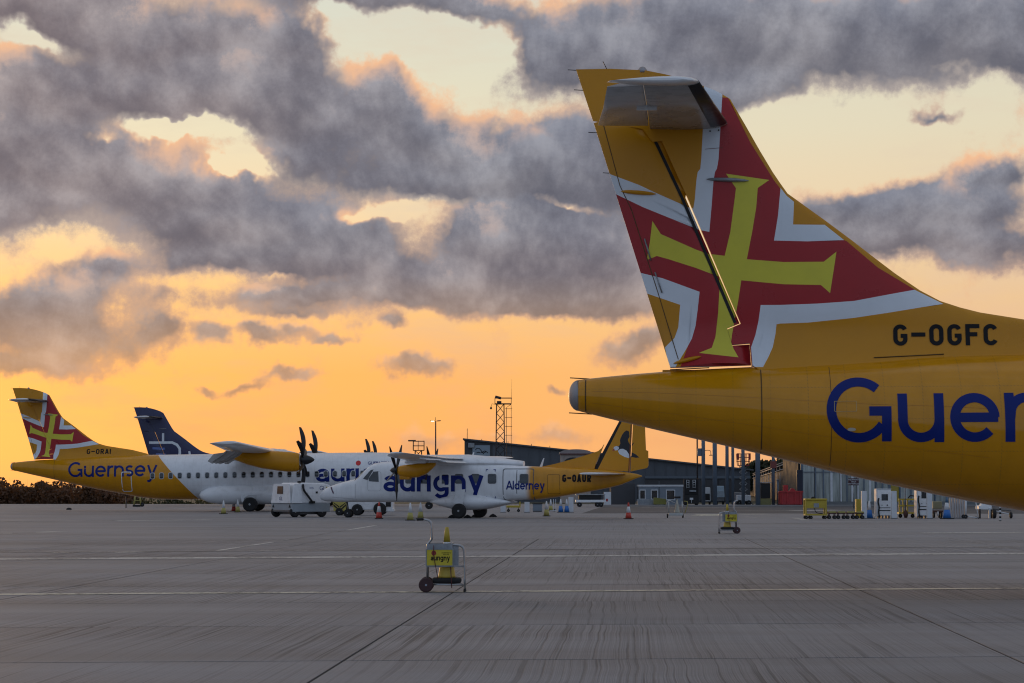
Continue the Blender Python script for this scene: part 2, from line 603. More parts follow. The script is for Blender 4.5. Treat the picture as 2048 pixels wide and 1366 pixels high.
def reg_glyph(ch, t):
    """narrow round-cornered capitals 1 high"""
    h = t / 2
    W = .62
    r = W / 2 - h
    full = arc(W / 2, 1 - h - r, r, r, 0, 180) + arc(W / 2, h + r, r, r, 180, 360) + [(W - h, 1 - h - r)]
    if ch == 'O':
        st = [full]
    elif ch == 'C':
        st = [arc(W / 2, 1 - h - r, r, r, 20, 180) + arc(W / 2, h + r, r, r, 180, 340)]
    elif ch == 'G':
        st = [arc(W / 2, 1 - h - r, r, r, 20, 180) + arc(W / 2, h + r, r, r, 180, 360) + [(W - h, .46)], [(W * .52, .46), (W, .46)]]
    elif ch == 'F':
        st = [[(h, 0), (h, 1)], [(0, 1 - h), (W, 1 - h)], [(0, .52), (W * .84, .52)]]
    elif ch == '-':
        st = [[(0, .52), (W, .52)]]
    elif ch == 'U':
        st = [[(h, 1)] + arc(W / 2, h + r, r, r, 180, 360) + [(W - h, 1)]]
    elif ch == 'A':
        st = [[(h * .8, 0), (W / 2, 1)], [(W / 2, 1), (W - h * .8, 0)], [(W * .2, .27), (W * .8, .27)]]
    elif ch == 'R':
        st = [[(h, 0), (h, 1)], [(0, 1 - h), (W - h - .2, 1 - h)] + arc(W - h - .2, 1 - h - .215, .2, .215, 90, -90) + [(0, 1 - h - .43)], [(W * .45, .5), (W - h * .9, 0)]]
    elif ch == 'I':
        return t, t + .16, [[(h, 0), (h, 1)]]
    else:
        st = []
    return W, W + .17, st


def ribbon(pts, t):
    """quads of a thick polyline with mitred joints"""
    h = t / 2
    n = len(pts)
    closed = math.dist(pts[0], pts[-1]) < 1e-6 and n > 3
    L, R = [], []
    for i in range(n):
        p = pts[i]
        a = pts[i - 1] if i > 0 else (pts[n - 2] if closed else None)
        b = pts[i + 1] if i < n - 1 else (pts[1] if closed else None)
        ds = []
        if a is not None:
            d = (p[0] - a[0], p[1] - a[1])
            l = math.hypot(*d) or 1e-9
            ds.append((d[0] / l, d[1] / l))
        if b is not None:
            d = (b[0] - p[0], b[1] - p[1])
            l = math.hypot(*d) or 1e-9
            ds.append((d[0] / l, d[1] / l))
        nx = -sum(d[1] for d in ds)
        ny = sum(d[0] for d in ds)
        l = math.hypot(nx, ny) or 1e-9
        nx, ny = nx / l, ny / l
        c = max(0.55, nx * -ds[0][1] + ny * ds[0][0])
        L.append((p[0] + nx * h / c, p[1] + ny * h / c))
        R.append((p[0] - nx * h / c, p[1] - ny * h / c))
    return [[L[i], L[i + 1], R[i + 1], R[i]] for i in range(n - 1)]


def cdt(polys, extra=()):
    """triangulate overlapping polygons together; returns verts, faces, set of source polygons per face"""
    vs, fs = [], []
    for p in polys:
        b = len(vs)
        vs += [Vector(q) for q in p]
        fs.append(list(range(b, b + len(p))))
    vs += [Vector(q) for q in extra]
    r = delaunay_2d_cdt(vs, [], fs, 0, 1e-5)
    bb = [(min(q[0] for q in p), max(q[0] for q in p), min(q[1] for q in p), max(q[1] for q in p)) for p in polys]
    src = []
    for q in r[2]:
        x = sum(r[0][i].x for i in q) / len(q)
        y = sum(r[0][i].y for i in q) / len(q)
        src.append([k for k, p in enumerate(polys) if bb[k][0] <= x <= bb[k][1] and bb[k][2] <= y <= bb[k][3] and inside(p, x, y)])
    return r[0], r[2], src


def inside(poly, x, y):
    c = False
    n = len(poly)
    j = n - 1
    for i in range(n):
        if (poly[i][1] > y) != (poly[j][1] > y) and x < (poly[j][0] - poly[i][0]) * (y - poly[i][1]) / (poly[j][1] - poly[i][1]) + poly[i][0]:
            c = not c
        j = i
    return c


def word_polys(text, size, t, glyphs=glyph, space=0.0):
    quads = []
    x = 0
    for ch in text:
        W, adv, st = glyphs(ch, t)
        for s in st:
            for q in ribbon(s, t):
                quads.append([((u + x) * size, v * size) for u, v in q])
        x += adv + space
    return quads, x * size


def flat_mesh(quads):
    v, f, src = cdt(quads)
    return [tuple(p) for p in v], [list(q) for q, s in zip(f, src) if s]


def conform(name, vf, place, mat, parent, cell=0.22):
    """vf: flat (u,v) mesh; cut by a grid so that it can follow a curved skin; place(u,v) -> 3D point"""
    v, f = vf
    bm = bmesh.new()
    bv = [bm.verts.new((p[0], p[1], 0)) for p in v]
    for q in f:
        try:
            bm.faces.new([bv[i] for i in q])
        except ValueError:
            pass
    xs = [p[0] for p in v]
    ys = [p[1] for p in v]
    for lo, hi, ax in ((min(xs), max(xs), 0), (min(ys), max(ys), 1)):
        k = math.ceil(lo / cell) * cell
        while k < hi:
            co = Vector((k, 0, 0)) if ax == 0 else Vector((0, k, 0))
            no = Vector((1, 0, 0)) if ax == 0 else Vector((0, 1, 0))
            bmesh.ops.bisect_plane(bm, geom=bm.verts[:] + bm.edges[:] + bm.faces[:], plane_co=co, plane_no=no, dist=1e-6)
            k += cell
    for w in bm.verts:
        w.co = Vector(place(w.co.x, w.co.y))
    for fc in bm.faces:
        fc.smooth = True
    me = bpy.data.meshes.new(name)
    bm.to_mesh(me)
    bm.free()
    me.materials.append(mat)
    return link(name, me, parent)


def font_mesh(text, size, bold=0.0):
    cu = bpy.data.curves.new('lettering', 'FONT')
    cu.body = text
    cu.size = size
    cu.offset = bold
    cu.resolution_u = 3
    cu.align_x = 'CENTER'
    cu.align_y = 'CENTER'
    cu.space_line = 0.9
    o = bpy.data.objects.new('lettering', cu)
    COL.objects.link(o)
    dg = bpy.context.evaluated_depsgraph_get()
    me = bpy.data.meshes.new_from_object(o.evaluated_get(dg))
    bpy.data.objects.remove(o)
    bpy.data.curves.remove(cu)
    return me


def lettering(text, size, mat, parent, loc, bold=0.0, rot=(math.pi / 2, 0, 0), name='lettering'):
    me = font_mesh(text, size, bold)
    me.materials.clear()
    me.materials.append(mat)
    return link(name, me, parent, loc=loc, rot=rot)

# ================================================================== GROUND
def concrete(name, base, groove, dark=0.75, seams=None):
    m = bpy.data.materials.new(name)
    m.use_nodes = True
    t = NT(m.node_tree)
    b = t.n['Principled BSDF']
    geo = t.new('ShaderNodeNewGeometry')
    oi = t.new('ShaderNodeObjectInfo')
    rnd = oi.outputs['Random']
    p = geo.outputs['Position']
    sp = t.new('ShaderNodeSeparateXYZ')
    t.l.new(p, sp.inputs[0])
    # across-slab coordinate (paver lanes run away from the viewer, a little to the right)
    u = t.math('MULTIPLY_ADD', sp.outputs[1], -0.0514, sp.outputs[0])
    wob = t.noise(p, 0.45, 1.0, 0.5)
    u = t.math('MULTIPLY_ADD', wob, 0.10, u)
    off = t.math('MULTIPLY', rnd, 37.0)
    cg = t.new('ShaderNodeCombineXYZ')
    t.put(cg.inputs[0], t.math('ADD', u, off))
    t.put(cg.inputs[1], t.math('MULTIPLY', sp.outputs[1], 0.0028))
    t.put(cg.inputs[2], off)
    gr = t.noise(cg.outputs[0], 24.0, 3.0, 0.65)
    cg2 = t.new('ShaderNodeCombineXYZ')
    t.put(cg2.inputs[0], t.math('ADD', u, off))
    t.put(cg2.inputs[1], t.math('MULTIPLY', sp.outputs[1], 0.0015))
    gr2 = t.noise(cg2.outputs[0], 70.0, 2.0, 0.5)
    patch = t.noise(p, 0.42, 5.0, 0.6)
    speck = t.noise(p, 26.0, 4.0, 0.7)
    stain = t.noise(t.vmath('MULTIPLY', p, (0.22, 0.9, 1.0)), 0.5, 6.0, 0.62)
    # cross bands seen as slightly lighter and darker strips parallel to the joints
    band = t.noise(t.vmath('MULTIPLY', p, (0.02, 1.0, 1.0)), 0.55, 3.0, 0.6)
    v = t.rng(patch, 0.3, 0.7, 0.88, 1.08)
    v = t.math('MULTIPLY', v, t.rng(band, 0.3, 0.7, 0.90, 1.07))
    v = t.math('MULTIPLY', v, t.rng(stain, 0.35, 0.75, 1.06, 0.80))
    v = t.math('MULTIPLY', v, t.rng(speck, 0.3, 0.7, 0.93, 1.06))
    v = t.math('MULTIPLY', v, t.rng(rnd, 0, 1, 0.93, 1.07))
    gmask = t.rng(t.noise(p, 0.16, 3.0, 0.5), 0.38, 0.58, 0.25, 1.0)
    g1 = t.math('MULTIPLY', t.rng(gr, 0.37, 0.46, 1.0, 0.0, True), gmask)
    g2 = t.math('MULTIPLY', t.rng(gr2, 0.40, 0.60, 1.0, 0.0), gmask)
    v = t.math('MULTIPLY', v, t.math('MULTIPLY_ADD', g1, -0.46 * groove, 1.0))
    v = t.math('MULTIPLY', v, t.math('MULTIPLY_ADD', g2, -0.30 * groove, 1.0))
    c = t.mix(1.0, t.mix(t.rng(stain, 0.3, 0.7), base, tuple(a * k for a, k in zip(base, (1.06, 0.99, 0.92)))), (1, 1, 1), 'MULTIPLY')
    sc = t.vmath('SCALE', c)
    t.put(sc.node.inputs['Scale'], v)
    t.put(b.inputs['Base Color'], sc)
    t.put(b.inputs['Roughness'], t.rng(patch, 0.3, 0.7, 0.62, 0.82))
    b.inputs['Specular IOR Level'].default_value = 0.35
    bn = t.new('ShaderNodeBump')
    bn.inputs['Strength'].default_value = 0.55
    bn.inputs['Distance'].default_value = 0.006
    hgt = t.math('MULTIPLY_ADD', g1, -1.0 * groove, speck)
    hgt = t.math('MULTIPLY_ADD', g2, -0.5 * groove, hgt)
    t.put(bn.inputs['Height'], hgt)
    t.l.new(bn.outputs[0], b.inputs['Normal'])
    MATS[name] = m
    return m


CONC = (0.268, 0.272, 0.286)
M_slab = concrete('brushed concrete', CONC, 1.0)
M_far = concrete('weathered far concrete', CONC, 0.5)
M_asph = concrete('dark service road asphalt', (0.075, 0.078, 0.085), 0.15)
M_under = pm('dark joint sealant', (0.016, 0.016, 0.017), 0.9)
M_earth = pm('dry grass and earth', (0.095, 0.085, 0.045), 0.95, var=0.4, vscale=0.3, bump=0.6, bscale=3)

# terrain: level under the airfield, falling away beyond the far left edge of the apron
nx, ny = 44, 40
xs = [-4000 + 8000 * i / nx for i in range(nx + 1)]
xs = sorted(set(xs + [-120, -80, -60, -50, -40, -30, -22, -16, -10, 0, 30, 60, 100]))
ys = [-200, -60, 0, 60, 120, 170, 186, 192, 198, 206, 216, 230, 260, 320, 420, 600, 900, 1400, 2200, 3500, 6000]


def ground_z(x, y):
    a = min(1, max(0, (y - 188) / 28))
    b = min(1, max(0, (-10 - x) / 12))
    return -0.05 - 4.6 * (a * a * (3 - 2 * a)) * (b * b * (3 - 2 * b))


mb = MB()
mb.v = [(x, y, ground_z(x, y)) for y in ys for x in xs]
w = len(xs)
for j in range(len(ys) - 1):
    for i in range(w - 1):
        mb._face((j * w + i, j * w + i + 1, (j + 1) * w + i + 1, (j + 1) * w + i), 0, True)
structure(mb.build('ground', M_earth))

# apron: one far sheet, single slabs near the viewer
TX = 0.0514                 # lane lines lean to the right with distance
TY = math.tan(rad(4.6))     # cross joints run slightly away to the right
LANE, ROW = 6.16, 5.03
LX0, RY0 = -2.58, 20.35


def grid(k, j):
    # crossing of lane line k and cross joint j
    y = (RY0 + ROW * j + TY * (LX0 + LANE * k)) / (1 - TX * TY)
    return Vector((LX0 + LANE * k + TX * y, y, 0))


JFAR = 9
apron = bpy.data.objects.new('apron', None)
K0, K1 = -4, 5
mb = MB()
far = [grid(K0, JFAR), grid(K1, JFAR)]
pts = [(-140, -30), (140, -30), (140, 186), (-140, 186)]
# far sheet is a polygon with a straight near edge along joint row JFAR, plus flanks beside the slabs
e0 = grid(K0, JFAR)
e1 = grid(K1, JFAR)
s0 = grid(K0, -4)
s1 = grid(K1, -4)
fl = Vector((-140, e0.y + TY * (-140 - e0.x), 0))
fr = Vector((140, e1.y + TY * (140 - e1.x), 0))
g = 0.012


def slabpoly(q, z0=-0.06, m=0):
    mb.poly([(p.x, p.y, 0.0) for p in q], m)
    n = len(q)
    for i in range(n):
        a, b = q[i], q[(i + 1) % n]
        mb.poly([(a.x, a.y, 0), (b.x, b.y, 0), (b.x, b.y, z0), (a.x, a.y, z0)], m)


slabpoly([fl + Vector((0, g, 0)), fr + Vector((0, g, 0)), Vector((140, 186, 0)), Vector((-140, 186, 0))])
slabpoly([Vector((-140, -20, 0)), Vector((s0.x - g, -20, 0)), s0 + Vector((-g, 0, 0)), e0 + Vector((-g, -g, 0)), fl + Vector((0, -g, 0))])
slabpoly([Vector((s1.x + g, -20, 0)), Vector((140, -20, 0)), fr + Vector((0, -g, 0)), e1 + Vector((g, -g, 0)), s1 + Vector((g, 0, 0))])
apron = structure(mb.build('apron', M_far))

a0 = grid(0, 0)
q = [grid(0, 0) - a0, grid(1, 0) - a0, grid(1, 1) - a0, grid(0, 1) - a0]
cx = sum((p for p in q), Vector()) / 4


def inset(p):
    d = cx - p
    ax = (q[1] - q[0]).normalized()
    ay = (q[3] - q[0]).normalized()
    return p + ax * (0.015 if d.dot(ax) > 0 else -0.015) + ay * (0.022 if d.dot(ay) > 0 else -0.022)


qi = [inset(p) for p in q]
mb = MB()
slabpoly(qi, -0.05)
slab_me = mb.mesh('concrete_slab', M_slab)
for j in range(-4, JFAR):
    for k in range(K0, K1):
        c = grid(k, j)
        if c.y < 4:
            continue
        o = link('concrete_slab', slab_me, apron, loc=c + Vector((0, 0, -0.0015 * random.random())))
# the sealant that shows in the joints
mb = MB()
mb.poly([(s0.x - 0.3, -15, -0.007), (s1.x + 0.3, -15, -0.007), (e1.x + 0.3, e1.y + 0.3, -0.007), (e0.x - 0.3, e0.y + 0.3, -0.007)])
mb.build('joint_sealant', M_under, apron)


# painted lines -----------------------------------------------------
def worn_paint(name, rgb, wear):
    m = bpy.data.materials.new(name)
    m.use_nodes = True
    t = NT(m.node_tree)
    b = t.n['Principled BSDF']
    geo = t.new('ShaderNodeNewGeometry')
    n1 = t.noise(geo.outputs['Position'], 7.0, 6.0, 0.7)
    n2 = t.noise(geo.outputs['Position'], 0.8, 3.0, 0.6)
    f = t.rng(t.math('ADD', n1, t.math('MULTIPLY', n2, 0.6)), 0.80 - wear, 0.92 - wear * 0.6)
    t.put(b.inputs['Base Color'], t.mix(f, rgb, (0.13, 0.125, 0.12)))
    b.inputs['Roughness'].default_value = 0.65
    MATS[name] = m
    return m


M_line = worn_paint('worn white line paint', (0.55, 0.54, 0.50), 0.03)
M_liney = worn_paint('worn cream line paint', (0.60, 0.575, 0.46), 0.02)
M_faint = worn_paint('faded line paint', (0.32, 0.31, 0.30), 0.10)


def line(p0, p1, w, mat, name='painted_line', z=0.0045, seg=10):
    a, b = G(*p0), G(*p1)
    d = (b - a)
    nrm = Vector((-d.y, d.x, 0)).normalized() * w / 2
    mb = MB()
    mb.poly([tuple(a - nrm + Vector((0, 0, z))), tuple(b - nrm + Vector((0, 0, z))), tuple(b + nrm + Vector((0, 0, z))), tuple(a + nrm + Vector((0, 0, z)))])
    return mb.build(name, mat, apron)


line((-60, 1189.4), (2110, 1176.6), 0.40, M_liney)
line((-60, 1118.6), (2110, 1106.6), 0.95, M_line)
line((-40, 1105), (2090, 1093), 0.55, M_faint)
line((435, 1101.5), (548, 1084), 0.16, M_line)
line((560, 1082), (690, 1061), 0.10, M_faint)
line((697, 1060), (751, 1051), 0.16, M_line)
line((0, 1067), (30, 1066), 0.6, M_line)
line((70, 1065), (120, 1063.5), 0.7, M_line)
line((230, 1041.5), (420, 1039.5), 1.0, M_line)
line((0, 1043), (230, 1041), 0.9, M_faint)
line((100, 1106), (145, 1105), 0.5, M_line)
line((230, 1105), (320, 1103.5), 0.5, M_line)
line((1850, 1066), (2100, 1064.5), 0.8, M_line)
line((1955, 1096), (2030, 1095.5), 0.6, M_faint)
line((1480, 1046.8), (1830, 1045.6), 1.0, M_faint)
line((1480, 1028.6), (1535, 1028.2), 1.5, M_liney)
line((1490, 1034.3), (1512, 1034.0), 1.2, M_line)
line((1418, 1031.5), (1432, 1028.5), 2.0, M_liney)
line((1590, 1036), (1612, 1040.5), 0.35, M_line)
line((1596, 1021.6), (1690, 1020.2), 2.0, M_line, z=0.012)
line((1255, 1022.8), (1600, 1021.8), 1.3, M_faint, z=0.012)
line((1280, 1015.8), (1500, 1015.4), 1.6, M_faint, z=0.012)

# dark service road along the buildings
a, b, c_, d_ = G(1165, 1026.5), G(2080, 1027.5), G(2150, 1012.2), G(1205, 1013)
mb = MB()
mb.poly([(p.x, p.y, 0.006) for p in (a, b, c_, d_)])
structure(mb.build('service_road', M_asph))
# kerb strip at the foot of the buildings
a, b = G(1205, 1012.6), G(2150, 1011.8)
mb = MB()
mb.box(a.x, b.x, a.y, a.y + 6.0, -0.05, 0.07)
structure(mb.build('pavement', pm('pavement concrete', (0.20, 0.20, 0.20), 0.85, var=0.2, vscale=0.6), bevel=0.01))


# ================================================================== TREES AND BUSHES
def leafmat(name, rgb):
    m = bpy.data.materials.new(name)
    m.use_nodes = True
    t = NT(m.node_tree)
    b = t.n['Principled BSDF']
    geo = t.new('ShaderNodeNewGeometry')
    nz = t.noise(geo.outputs['Position'], 1.3, 3.0, 0.6)
    rp = t.mix(geo.outputs['Random Per Island'], tuple(x * 0.8 for x in rgb), tuple(x * 1.2 for x in rgb))
    t.put(b.inputs['Base Color'], t.mix(t.rng(nz, 0.3, 0.7, 0, 0.6), rp, (rgb[0] * 1.5, rgb[1] * 1.1, rgb[2] * 0.7)))
    b.inputs['Roughness'].default_value = 0.7
    b.inputs['Subsurface Weight'].default_value = 0.0
    tr = t.new('ShaderNodeBsdfTranslucent')
    tr.inputs[0].default_value = (rgb[0] * 1.6, rgb[1] * 1.2, rgb[2] * 0.6, 1)
    mx = t.new('ShaderNodeMixShader')
    mx.inputs[0].default_value = 0.35
    t.l.new(b.outputs[0], mx.inputs[1])
    t.l.new(tr.outputs[0], mx.inputs[2])
    t.l.new(mx.outputs[0], t.n['Material Output'].inputs['Surface'])
    MATS[name] = m
    return m


M_leaf = leafmat('autumn scrub leaves', (0.115, 0.066, 0.040))
M_leafd = leafmat('dark evergreen leaves', (0.030, 0.042, 0.020))
M_leafg = leafmat('olive hedge leaves', (0.060, 0.064, 0.026))
M_bark = pm('bark', (0.055, 0.042, 0.032), 0.9, var=0.3, vscale=6)


def crown_mesh(rnd, w, h, n, leaf):
    mb = MB()
    blobs = []
    for _ in range(9):
        a = rnd.uniform(0, 2 * math.pi)
        r = rnd.uniform(0, 0.62) * w / 2
        blobs.append((r * math.cos(a), r * math.sin(a) * 0.8, rnd.uniform(0.28, 0.82) * h, rnd.uniform(0.20, 0.36) * w, rnd.uniform(0.14, 0.27) * h))
    for _ in range(n):
        bx, by, bz, br, bh = rnd.choice(blobs)
        while True:
            u = Vector((rnd.uniform(-1, 1), rnd.uniform(-1, 1), rnd.uniform(-1, 1)))
            if 0.25 < u.length < 1:
                break
        u = u.normalized() * (u.length ** 0.45) * rnd.uniform(0.85, 1.12)
        c = Vector((bx + u.x * br, by + u.y * br, bz + u.z * bh))
        s = leaf * rnd.uniform(0.5, 1.4)
        a = Vector((rnd.gauss(0, 1), rnd.gauss(0, 1), rnd.gauss(0, 1))).normalized()
        b = a.cross(Vector((rnd.gauss(0, 1), rnd.gauss(0, 1), rnd.gauss(0, 1)))).normalized()
        mb.poly([c - a * s, c + b * s * 0.55, c + a * s, c - b * s * 0.55])
    # bare twigs sticking out of the top
    for _ in range(14):
        a = rnd.uniform(0, 2 * math.pi)
        r = rnd.uniform(0.1, 0.42) * w
        z0 = h * rnd.uniform(0.55, 0.85)
        p = Vector((r * math.cos(a), r * math.sin(a), z0))
        d = Vector((rnd.uniform(-.3, .3), rnd.uniform(-.3, .3), 1)) * h * rnd.uniform(0.12, 0.28)
        e = Vector((0.02, 0, 0))
        mb.poly([p - e, p + e, p + d])
    return mb


def tree(name, label, cat, loc, w, h, mat, seed, n=900, leaf=0.16, group=None):
    rnd = random.Random(seed)
    t = thing(name, label, cat, loc, rnd.uniform(0, 6), group)
    mb = MB()
    base = Vector((0, 0, -0.2))
    top = Vector((rnd.uniform(-.1, .1) * w, rnd.uniform(-.1, .1) * w, h * 0.7))
    mb.tube([base, base.lerp(top, .35) + Vector((.03 * w, 0, 0)), base.lerp(top, .7), top], [h * .035, h * .026, h * .016, h * .006], 7)
    for _ in range(6):
        a = rnd.uniform(0, 6.28)
        s = base.lerp(top, rnd.uniform(.3, .75))
        e = s + Vector((math.cos(a) * w * .32, math.sin(a) * w * .32, h * rnd.uniform(.12, .3)))
        mb.tube([s, s.lerp(e, .5) + Vector((0, 0, h * .03)), e], [h * .014, h * .009, h * .003], 5)
    mb.build('trunk', M_bark, t)
    crown_mesh(rnd, w, h, n, leaf).build('crown', mat, t)
    return t


# belt of scrubby trees beyond the far left edge of the apron (tops at eye level)
TL = [(-8, 962, 3.6), (24, 964, 3.4), (52, 967, 3.0), (80, 968, 3.0), (104, 965, 3.2), (130, 966, 3.2), (158, 964, 3.2), (184, 968, 3.0), (214, 974, 3.0), (246, 980, 3.0)]
SEQ = ['first', 'second', 'third', 'fourth', 'fifth', 'sixth', 'seventh', 'eighth', 'ninth', 'tenth', 'eleventh', 'twelfth', 'thirteenth']
for i, (px, py, wd) in enumerate(TL):
    Y = 232 + 7 * ((i * 5) % 4)
    tp = P(px, py, Y)
    gz = ground_z(tp.x, Y)
    tree('scrub_tree', 'brown scrub tree beyond the apron, %s from the left picture edge' % SEQ[i], 'tree', (tp.x, Y, gz), wd * 1.25, tp.z - gz, M_leaf, 100 + i, 4200, 0.21, 'scrub trees beyond the apron')
for i, (px, py) in enumerate([(8, 976), (38, 980), (68, 978), (98, 980), (122, 978), (148, 980), (176, 980), (204, 984), (232, 988), (262, 990)]):
    Y = 214 + 2 * (i % 3)
    tp = P(px, py, Y)
    gz = ground_z(tp.x, Y)
    tree('scrub_bush', 'low dark bush in front of the scrub trees, %s from the left' % SEQ[i], 'bush', (tp.x, Y, gz), 3.0, tp.z - gz + 0.3, M_leaf, 150 + i, 3400, 0.20, 'low bushes below the scrub trees')
for i, (px, py, Y, ww) in enumerate([(352, 993, 206, 4.4), (300, 997, 210, 4.6), (402, 997, 210, 4.2), (450, 998, 212, 4.6), (498, 999, 214, 4.6), (545, 999, 214, 4.6)]):
    tp = P(px, py, Y)
    gz = ground_z(tp.x, Y)
    tree('hedge_bush', ['dense dark green bush seen under the yellow belly', 'olive bush left of the dark green bush', 'olive bush right of the dark green bush',
                        'olive bush behind the leftmost traffic cone', 'olive bush behind the twin wheels of the far airliner', 'olive bush behind the white ground power unit'][i], 'bush',
         (tp.x, Y, gz), ww, tp.z - gz + 0.2, M_leafd if i == 0 else M_leafg, 180 + i, 2600, 0.15, 'bushes along the far apron edge')
# evergreens behind the terminal columns
for i, (px, py, wd) in enumerate([(1508, 925, 5.0), (1530, 917, 6.5), (1553, 921, 6.0)]):
    tp = P(px, py, 300)
    tree('evergreen_tree', ['small dark tree left of the widest grey column', 'tall dark tree right of the widest grey column', 'dark tree behind the small red sign'][i], 'tree', (tp.x, 300, -0.05), wd, tp.z, M_leafd, 300 + i, 2600, 0.30, 'dark trees behind the columns')

# ================================================================== TWIN TURBOPROP AIRLINER
D0 = 32.2                                   # distance to the centre plane of the nearest airliner
TAIL = P(1137, 792, D0)


YAW = rad(4.0)                              # its nose is turned a little towards the viewer


def MP(px, py, dy=0.0):
    """photograph pixel on the (slightly turned) near airliner -> model (x from the tail tip, z above ground)"""
    r = P(px, py, 1.0)
    a = r.x
    c, s = math.cos(YAW), math.sin(YAW)
    x = (a * (D0 + dy * c) - TAIL.x - dy * s) / (c + a * s)
    Y = D0 - x * s + dy * c
    return (x, P(px, py, Y).z)


def z5(zx, zy):
    return MP(1180 + zx / 3.1037, 320 + zy / 3.1037)


def z6(zx, zy):
    return MP(1560 + zx / 2.7316, 560 + zy / 2.7316)


TOPL = [MP(*p) for p in [(1157, 760), (1180, 757), (1340, 742.5), (1520, 733), (1743, 722), (1882, 712)]] + [(6.7, 3.49), (8.6, 3.52), (22.4, 3.52), (23.6, 3.46), (24.6, 3.24), (25.4, 2.82), (26.2, 2.25), (26.8, 1.85), (27.1, 1.58), (27.17, 1.40)]
BOTL = [MP(*p) for p in [(1157, 822), (1180, 828), (1300, 857), (1400, 880), (1520, 908), (1700, 952), (1850, 985), (1950, 1005), (2048, 1023)]] + [(8.0, 0.93), (9.2, 0.80), (10.4, 0.76), (22.5, 0.76), (24.6, 0.78), (26, 0.90), (26.8, 1.08), (27.1, 1.26), (27.17, 1.38)]
WIDL = [(.15, .21), (.35, .25), (1.5, .42), (2.8, .60), (4.5, .87), (6.67, 1.17), (8.5, 1.36), (9.8, 1.43), (22.5, 1.43), (24.5, 1.24), (25.8, .88), (26.8, .45), (27.1, .2), (27.17, .02)]


def fus_sec(x):
    zt, zb, hw = interp(TOPL, x), interp(BOTL, x), interp(WIDL, x)
    return zt, zb, hw


def fus_y(x, z, off=0.006):
    """half width of the fuselage skin at height z"""
    zt, zb, hw = fus_sec(x)
    h = (zt - zb) / 2
    s = max(-1, min(1, (z - (zt + zb) / 2) / h))
    return hw * math.sqrt(max(0.0, 1 - s * s)) + off


def fus_place(x, z, off=0.006):
    zt, zb, hw = fus_sec(x)
    h = (zt - zb) / 2
    c = (zt + zb) / 2
    s = max(-1, min(1, (z - c) / h))
    y = hw * math.sqrt(max(0.0, 1 - s * s))
    nrm = Vector((0, y / (hw * hw + 1e-6), (z - c) / (h * h)))
    nrm.normalize()
    return (x, -(y + nrm.y * off), z + nrm.z * off)


LEL = [MP(*p) for p in [(1395, 168), (1430, 181), (1460, 198), (1520, 302), (1560, 366), (1575, 387), (1600, 405), (1700, 478), (1790, 547), (1840, 581), (1880, 602), (1960, 625), (2048, 639)]] + [(7.5, 3.84), (8.4, 3.60), (9.0, 3.45)]
TE0, TE1 = MP(1152, 139), MP(1340, 735)
_le = sorted([(z, x) for x, z in LEL])


def fin_half(x, z):
    xl = interp(_le, z)
    if z > LEL[0][1]:
        xl = LEL[0][0]
    xt = TE0[0] + (TE1[0] - TE0[0]) * (z - TE0[1]) / (TE1[1] - TE0[1])
    c = max(0.3, xl - xt)
    s = max(0.0, min(1.0, (xl - x) / c))
    T = min(0.062 * c, 0.20)
    prof = 10 * (0.2969 * math.sqrt(s) - 0.126 * s - 0.3516 * s * s + 0.2843 * s**3 - 0.1015 * s**4) / 1.0
    # flare into the fuselage at the foot
    fl = max(0.0, (3.95 - z) / 0.65)
    return 0.010 + T * prof * 0.5 * 2 * 0.5 + 0.18 * fl * fl * min(1, s * 6)


def dist_poly(poly, x, y):
    best = 1e9
    n = len(poly)
    for i in range(n):
        ax, ay = poly[i]
        bx, by = poly[(i + 1) % n]
        dx, dy = bx - ax, by - ay
        l = dx * dx + dy * dy
        t = 0 if l == 0 else max(0, min(1, ((x - ax) * dx + (y - ay) * dy) / l))
        best = min(best, math.hypot(ax + t * dx - x, ay + t * dy - y))
    return best


